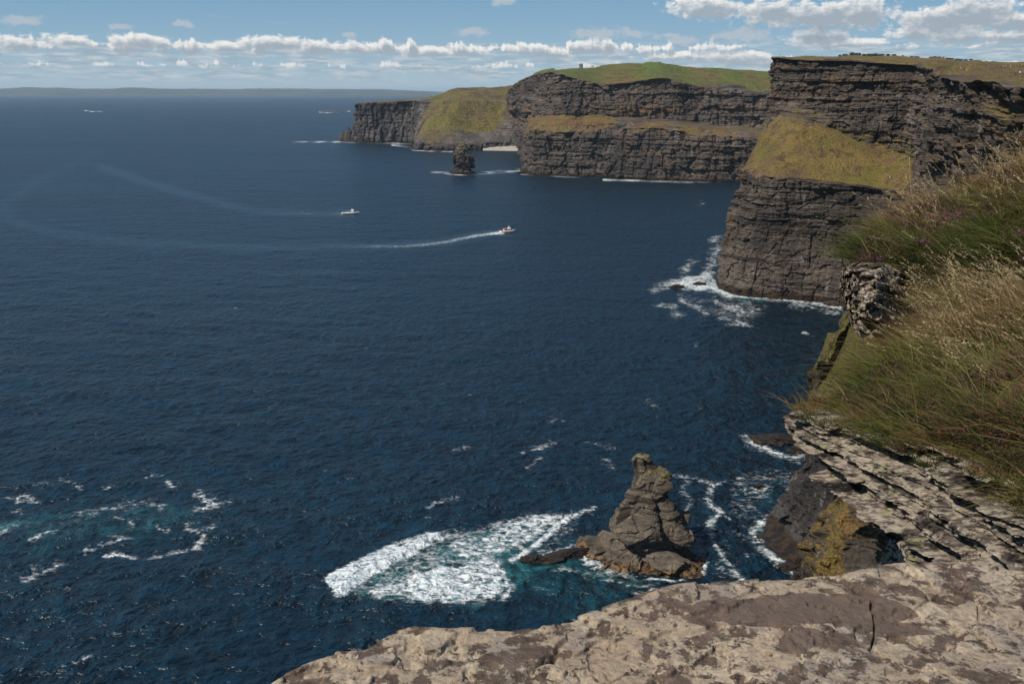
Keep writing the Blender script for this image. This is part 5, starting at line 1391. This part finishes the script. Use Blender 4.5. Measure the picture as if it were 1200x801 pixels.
def boat(loc, heading, label, L=19, kind=0):
    t = empty('tour_boat', loc, heading); tag(t, label, 'boat')
    B_m, D = L * .27, 1.7
    bm_obj('hull', hull_bm(L, B_m, D), WHITE, t, True)
    bm = bmesh.new(); box(bm, (-.2, 0, D * .52), (L * .80, B_m * 1.035, .32)); bm_obj('rubbing_strake', bm, ORANGE if kind == 0 else NAVY, t)
    bm = bmesh.new(); box(bm, (-L * .02, 0, D + .95), (L * .46, B_m * .74, 2.0), .95); bm_obj('cabin', bm, WHITE, t, bevel=.12)
    for k in range(6):
        for s_ in (-1, 1):
            bm = bmesh.new(); box(bm, (-L * .19 + k * L * .072, s_ * B_m * .372, D + 1.25), (L * .052, .06, .75)); bm_obj('window', bm, GLASS, t)
    bm = bmesh.new(); box(bm, (L * .13, 0, D + 3.0), (L * .17, B_m * .58, 2.1), .82); bm_obj('wheelhouse', bm, WHITE, t, bevel=.1)
    bm = bmesh.new(); box(bm, (L * .205, 0, D + 3.3), (.5, B_m * .47, .8)); bm_obj('windscreen', bm, GLASS, t)
    bm = bmesh.new(); box(bm, (-L * .12, 0, D + 2.02), (L * .30, B_m * .78, .12)); bm_obj('upper_deck', bm, DECK, t)
    for s_ in (-1, 1):
        bm = bmesh.new()
        for k in range(7): tube(bm, (-L * .27 + k * L * .05, s_ * B_m * .38, D + 2.05), (-L * .27 + k * L * .05, s_ * B_m * .38, D + 3.1), .05)
        tube(bm, (-L * .27, s_ * B_m * .38, D + 3.1), (L * .03, s_ * B_m * .38, D + 3.1), .05)
        bm_obj('railing', bm, STEEL, t)
        bm = bmesh.new()
        for k in range(5): tube(bm, (L * .24 + k * L * .055, s_ * B_m * (.44 - .06 * k), D + .3), (L * .24 + k * L * .055, s_ * B_m * (.44 - .06 * k), D + 1.5), .04)
        tube(bm, (L * .24, s_ * B_m * .44, D + 1.5), (L * .46, s_ * B_m * .2, D + 1.8), .04)
        bm_obj('bow_rail', bm, STEEL, t)
    bm = bmesh.new(); tube(bm, (L * .11, 0, D + 3.9), (L * .10, 0, D + 7.6), .14, 8, .06); tube(bm, (L * .10, -1.1, D + 5.6), (L * .10, 1.1, D + 5.6), .07); m_ = bm_obj('mast', bm, WHITE, t)
    bm = bmesh.new(); box(bm, (L * .13, 0, D + 4.35), (1.6, .35, .22)); bm_obj('radar', bm, WHITE, m_)
    bm = bmesh.new()
    for k in range(5): box(bm, (-L * .25 + k * 1.0, 0, D + 2.35), (.4, B_m * .55, .45))
    bm_obj('bench', bm, ORANGE if kind == 0 else NAVY, t)
    bm = bmesh.new(); box(bm, (-L * .36, 0, D + .25), (L * .2, B_m * .8, .55)); bm_obj('stern_deck', bm, ORANGE if kind == 0 else DECK, t, bevel=.1)
    return t
p1 = sea(594.5, 272.0); boat(tuple(p1), R(24), 'white tour boat with orange stern and mast towing the long curved wake', 19, 0)
p2 = sea(410.5, 250.5); boat(tuple(p2), R(6), 'white tour boat farther out with a short faint wake', 23, 1)
p3 = sea(102, 130.3); b3 = boat(tuple(p3), R(170), 'distant white ferry near the horizon at far left', 62, 1)
b3.name = 'ferry'; b3['category'] = 'ferry'

# ------------------------------------------------------------------ ground height by ray casting
bpy.context.view_layer.update()
dg = bpy.context.evaluated_depsgraph_get()
def ground(px, py, on=None):
    """point of the land seen at that photo pixel"""
    x, y, z = ray(px, py)
    h_ = bpy.data.objects[on]
    ok, loc, n, i = h_.ray_cast(Vector((0, 0, H)) - h_.location, Vector((float(x), float(y), float(z))).normalized())
    return (h_.matrix_world @ loc) if ok else None
def drop(obj, x, y, z=600):
    h_ = bpy.data.objects[obj]
    ok, loc, n, i = h_.ray_cast(Vector((x, y, z)) - h_.location, Vector((0, 0, -1)))
    return loc.z + h_.location.z if ok else None

# ------------------------------------------------------------------ stone tower and small house
STONE = simple_mat('tower_stone', (.20, .185, .165), .9, 0, .3, 1.5)
def at_skyline(px, on, y0, y1):
    """highest-looking ground point on the line of sight column px between two distances"""
    best = None
    for Y in np.linspace(y0, y1, 60):
        x = (px - 600) / F * Y * 1.0
        for it in range(2):
            pp = project(np.array([x, Y, 170.0])); x += (px - float(pp[0])) / F * Y
        z = drop(on, x, Y)
        if z is None: continue
        p_ = project(np.array([x, Y, z]))
        if best is None or p_[1] < best[0] - .02: best = (float(p_[1]), Vector((x, Y, z)))
    return best[1] if best else Vector(W(px, 80, (y0 + y1) / 2))
loc = at_skyline(680, 'cliff', 2000, 2260)
t = empty('stone_tower', loc); tag(t, 'small square stone lookout tower with battlements on the middle cliff top', 'tower')
bm = bmesh.new(); box(bm, (0, 0, 3.6), (5.6, 5.6, 8.4), .94); bm_obj('wall', bm, STONE, t)
bm = bmesh.new(); tube(bm, (3.3, -1.2, -.5), (3.3, -1.2, 9.8), 1.5, 16); bm_obj('stair_turret', bm, STONE, t)
bm = bmesh.new()
for k in range(4):
    for s_ in (-1, 1):
        box(bm, (-2.4 + k * 1.6, s_ * 2.5, 8.4), (.8, .5, 1.3)); box(bm, (s_ * 2.5, -2.4 + k * 1.6, 8.402), (.5, .79, 1.31))
box(bm, (0, 0, 7.75), (5.75, 5.75, .6))
bm_obj('battlement', bm, STONE, t)
for dx in (-1.2, 1.2):
    bm = bmesh.new(); box(bm, (dx, -2.72, 5.0), (.6, .2, 1.5)); bm_obj('window', bm, GLASS, t)
bm = bmesh.new(); box(bm, (0, -2.8, 1.1), (1.0, .2, 2.2)); bm_obj('door', bm, DECK, t)
loc = at_skyline(694, 'cliff', 2000, 2260)
t = empty('house', loc + Vector((0, -6, 0))); tag(t, 'tiny white building on the cliff top beside the stone tower', 'building')
bm = bmesh.new(); box(bm, (0, 0, 1.2), (6.5, 4, 3.0)); bm_obj('wall', bm, WHITE, t)
bm = bmesh.new(); vs_ = [bm.verts.new(v) for v in ((-3.5, -2.3, 2.7), (3.5, -2.3, 2.7), (3.5, 2.3, 2.7), (-3.5, 2.3, 2.7), (-3.5, 0, 4.0), (3.5, 0, 4.0))]
for f in ((0, 1, 5, 4), (2, 3, 4, 5), (0, 4, 3), (1, 2, 5), (0, 3, 2, 1)): bm.faces.new([vs_[i] for i in f])
bm_obj('roof', bm, simple_mat('slate', (.08, .08, .09), .8), t)
bm = bmesh.new(); box(bm, (0, -2.03, .9), (.9, .1, 2)); bm_obj('door', bm, DECK, t)

# ------------------------------------------------------------------ people on the cliff top
SKIN = simple_mat('skin', (.55, .36, .27), .6)
def skinned(name, verts, edges, radii, mat, root=0, sub=1):
    me = bpy.data.meshes.new(name); me.from_pydata(verts, edges, [])
    o = bpy.data.objects.new(name, me); C.objects.link(o)
    sk = o.modifiers.new('skin', 'SKIN')
    for i, r_ in enumerate(radii): me.skin_vertices[0].data[i].radius = (r_, r_ * .85)
    me.skin_vertices[0].data[root].use_root = True
    sb = o.modifiers.new('sub', 'SUBSURF'); sb.levels = sub
    bpy.context.view_layer.update()
    ev = o.evaluated_get(bpy.context.evaluated_depsgraph_get())
    me2 = bpy.data.meshes.new_from_object(ev); o.modifiers.clear(); o.data = me2
    me2.materials.clear(); me2.materials.append(mat)
    for p_ in me2.polygons: p_.use_smooth = True
    return o
def make_person(jacket, trousers, hair, stride=.12, arm=.1, pack=None):
    t = empty('person', (0, 0, 0))
    v = [(0, 0, .95), (0, 0, 1.15), (0, 0, 1.40), (0, 0, 1.52), (0, .01, 1.62), (0, .015, 1.72),
         (-.19, 0, 1.40), (-.24, arm, 1.12), (-.23, arm + .12, .88), (.19, 0, 1.40), (.24, -arm * .3, 1.12), (.23, arm * .4, .88),
         (-.10, 0, .88), (-.11, stride, .48), (-.11, stride * .9, .07), (-.11, stride * .9 + .14, .03), (.10, 0, .88), (.11, -stride * .5, .48), (.11, -stride * 1.4, .07), (.11, -stride * 1.4 + .14, .03)]
    e = [(0, 1), (1, 2), (2, 3), (3, 4), (4, 5), (2, 6), (6, 7), (7, 8), (2, 9), (9, 10), (10, 11), (0, 12), (12, 13), (13, 14), (14, 15), (0, 16), (16, 17), (17, 18), (18, 19)]
    r_ = [.14, .14, .16, .065, .105, .085, .075, .052, .038, .075, .052, .038, .10, .07, .05, .04, .10, .07, .05, .04]
    b_ = skinned('body', v, e, r_, SKIN); b_.parent = t
    jv = v[:3] + [v[6], v[7], tuple(Vector(v[7]).lerp(Vector(v[8]), .8)), v[9], v[10], tuple(Vector(v[10]).lerp(Vector(v[11]), .8)), (0, 0, 1.47)]
    j = skinned('jacket', jv, [(0, 1), (1, 2), (2, 3), (3, 4), (4, 5), (2, 6), (6, 7), (7, 8), (2, 9)], [.165, .17, .185, .095, .07, .056, .095, .07, .056, .09], jacket); j.parent = b_.parent
    tv = [v[0], v[12], v[13], tuple(Vector(v[14]) + Vector((0, 0, .05))), v[16], v[17], tuple(Vector(v[18]) + Vector((0, 0, .05)))]
    k = skinned('trousers', tv, [(0, 1), (1, 2), (2, 3), (0, 4), (4, 5), (5, 6)], [.155, .12, .088, .07, .12, .088, .07], trousers); k.parent = t
    h_ = skinned('hair', [(0, -.02, 1.66), (0, -.01, 1.75)], [(0, 1)], [.118, .095], hair); h_.parent = t
    if pack:
        bm = bmesh.new(); box(bm, (0, -.27, 1.25), (.32, .2, .45)); q = bm_obj('backpack', bm, pack, t, bevel=.05)
    return t
def cloth(n_, c): return simple_mat(n_, c, .85, 0, .1, 8)
CW, CB, CK, CR, CG, CN = cloth('white_cloth', (.75, .75, .73)), cloth('blue_cloth', (.08, .12, .22)), cloth('black_cloth', (.02, .02, .025)), cloth('pink_cloth', (.70, .38, .36)), cloth('grey_cloth', (.3, .3, .32)), cloth('denim', (.06, .08, .13))
HB, HBL = cloth('brown_hair', (.05, .03, .02)), cloth('blond_hair', (.40, .29, .14))
def copy_tree(o, parent=None):
    c = o.copy(); C.objects.link(c); c.parent = parent
    for ch in list(o.children): copy_tree(ch, c)
    return c
variants = {'white': make_person(CW, CN, HB), 'black': make_person(CK, CK, HB, .05, .02), 'pink': make_person(CR, CG, HBL, .15, .08), 'blue': make_person(CB, CG, HB, .1, .15, CK), 'grey': make_person(CG, CN, HBL, .02, .05)}
used = set()
def put_person(kind, px, py, lab, group, rz=0, y0=None, sc_=1.0):
    p_ = ground(px, py, 'cliff_headland')
    if p_ is None: 
        for dy in (1, 2, 3, 4, 5):
            p_ = ground(px, py + dy, 'cliff_headland')
            if p_ is not None: break
    if p_ is None: return
    o_ = variants[kind] if kind not in used else copy_tree(variants[kind])
    used.add(kind)
    o_.location = p_; o_.rotation_euler = (0, 0, rz); tag(o_, lab, 'person', group)
PG = 'walkers on the cliff top path'
put_person('white', 1125.5, 82, 'person in white top and dark trousers, left one of the group nearest the cliff edge', PG, 1.2)
put_person('black', 1129, 82, 'person in black standing beside the one in white near the cliff edge', PG, 2.5)
put_person('blue', 1128, 85, 'person in dark blue jacket with backpack, lowest of the cliff edge group', PG, 4.2)
put_person('pink', 1132.5, 84.5, 'person in pink top and grey trousers at the right of the cliff edge group', PG, 3.3)
put_person('black', 1172.5, 80.5, 'person in black, leftmost of the cluster on the path at upper right', PG, .3)
put_person('white', 1175.5, 80.5, 'person in white top, second from left in the path cluster at upper right', PG, 4.3)
put_person('grey', 1178.5, 80, 'person in grey top in the middle of the path cluster at upper right', PG, 2.0)
put_person('blue', 1181.5, 79.5, 'person in dark blue jacket, right of the grey one in the path cluster', PG, 5.0)
put_person('pink', 1184, 80, 'person in pink top, last in the path cluster at upper right', PG, 3.0)
put_person('black', 1190, 89, 'person in black near the right picture edge, closest to the viewer', PG, 1.0)
put_person('white', 1195, 88.5, 'person in white top at the right picture edge beside one in black', PG, 2.2)
put_person('grey', 1198.5, 88.5, 'person in grey top cut by the right picture edge', PG, 3.8)
FG = 'tiny figures on the skyline of the big headland'
for px in (912, 923, 933, 936.5, 941, 952, 956, 961, 966):
    p_ = at_skyline(px, 'cliff_headland', 915, 1300)
    o_ = copy_tree(variants['black' if px % 2 else 'blue']); o_.location = p_; o_.rotation_euler = (0, 0, px)
    tag(o_, 'tiny dark walker on the skyline of the big headland, left half of its top', 'person', FG)

# ------------------------------------------------------------------ parked cars on the skyline
RUB = simple_mat('rubber', (.02, .02, .02), .8)
def make_car(col, nm):
    t = empty('parked_car', (0, 0, 0)); pm = simple_mat(nm, col, .25, 0, .03)
    bm = bmesh.new(); pr_ = [(-2.1, .35), (-2.15, .8), (-1.95, .98), (-1.2, 1.02), (1.1, .98), (1.95, .85), (2.12, .6), (2.08, .35)]
    a = [bm.verts.new((x, -.87, z)) for x, z in pr_]; b_ = [bm.verts.new((x, .87, z)) for x, z in pr_]
    bm.faces.new(a); bm.faces.new(b_[::-1])
    for i in range(8): bm.faces.new((a[i], b_[i], b_[(i + 1) % 8], a[(i + 1) % 8]))
    bm_obj('body', bm, pm, t, bevel=.05)
    bm = bmesh.new(); box(bm, (-.3, 0, 1.24), (2.7, 1.55, .50), .74, .86); bm_obj('window', bm, GLASS, t)
    bm = bmesh.new(); box(bm, (-.3, 0, 1.50), (1.95, 1.36, .06)); bm_obj('roof', bm, pm, t, bevel=.02)
    for x in (-1.3, 1.35):
        for y in (-.84, .84):
            bm = bmesh.new(); tube(bm, (x, y - .1, .33), (x, y + .1, .33), .33, 18); w_ = bm_obj('wheel', bm, RUB, t)
            bm = bmesh.new(); tube(bm, (x, y - .11, .33), (x, y + .11, .33), .19, 12); bm_obj('rim', bm, STEEL, w_)
    for y in (-.6, .6):
        bm = bmesh.new(); box(bm, (2.08, y, .7), (.08, .3, .14)); bm_obj('headlight', bm, WHITE, t)
    return t
cars = [make_car((.02, .022, .03), 'black_car_paint'), make_car((.06, .07, .10), 'blue_car_paint'), make_car((.30, .31, .32), 'silver_car_paint')]
cu = set()
names = ['black', 'dark blue', 'silver']
for i, px in enumerate((1066, 1070, 1073, 1088, 1091, 1093.5, 1098, 1102.5, 1107.5, 1110.5, 1113.5, 1118.5, 1121, 1124.5, 1129.5, 1135.5)):
    k = (0, 1, 0, 0, 1, 0, 1, 2, 0, 0, 1, 0, 1, 0, 1, 0)[i]
    o_ = cars[k] if k not in cu else copy_tree(cars[k]); cu.add(k)
    o_.location = at_skyline(px, 'cliff_headland', 900, 1290); o_.rotation_euler = (0, 0, .2 + (i % 3) * .1)
    tag(o_, '%s car parked in the row along the headland skyline' % names[k], 'car', 'row of parked cars on the skyline, ' + names[k])

# ------------------------------------------------------------------ shrubs on the skyline
def make_shrub(seed, w_, h_):
    rng = np.random.RandomState(seed); n = 900
    t = empty('shrub', (0, 0, 0))
    c = rng.normal(0, 1, (n, 3)); c /= np.linalg.norm(c, axis=-1, keepdims=True); c *= rng.uniform(.35, 1, (n, 1)) ** .5
    c = c * np.array([w_ / 2, w_ * .35, h_ * .55]) * (1 + .3 * vnoise(c[:, 0] * 2, c[:, 1] * 2, c[:, 2] * 2, seed))[:, None] + np.array([0, 0, h_ * .5])
    d1 = rng.normal(0, 1, (n, 3)); d1 /= np.linalg.norm(d1, axis=-1, keepdims=True); d2 = np.cross(d1, rng.normal(0, 1, (n, 3))); d2 /= np.linalg.norm(d2, axis=-1, keepdims=True)
    V = np.stack([c - d1 * .28, c + d2 * .2, c + d1 * .28, c - d2 * .2], 1).reshape(-1, 3)
    fo = raw_mesh('foliage', V, np.arange(len(V)).reshape(-1, 4), {'tone': np.repeat(rng.uniform(0, .35, n), 4)}, GREEN); fo.parent = t
    bm = bmesh.new()
    for k in range(4): tube(bm, (0, 0, -.3), (rng.normal(0, w_ * .2), rng.normal(0, w_ * .1), h_ * .6), .10, 6, .03)
    bm_obj('stem', bm, DECK, t)
    return t
sh = [make_shrub(1, 7, 3.2), make_shrub(2, 9, 2.6), make_shrub(3, 5, 2.2)]
for i, (px, k, s_) in enumerate(((982, 2, .8), (988, 1, .8), (996, 0, 1.0), (1003, 1, 1.15), (1010, 2, 1.1), (1017, 1, 1.2), (1023, 0, 1.0), (1030, 1, 1.0), (1038, 2, 1.0), (1045, 1, .7), (1055, 2, .6))):
    o_ = sh[k] if i in (0, 1, 2) else copy_tree(sh[k])
    o_.location = at_skyline(px, 'cliff_headland', 950, 1290) - Vector((0, 0, .3)); o_.scale = (s_, s_, s_); o_.rotation_euler = (0, 0, i * .9 % .7)
    tag(o_, 'low dark bush in the thicket on the headland skyline', 'shrub', 'thicket of low bushes on the skyline')
# small white gulls are too far to show more than surf; none built
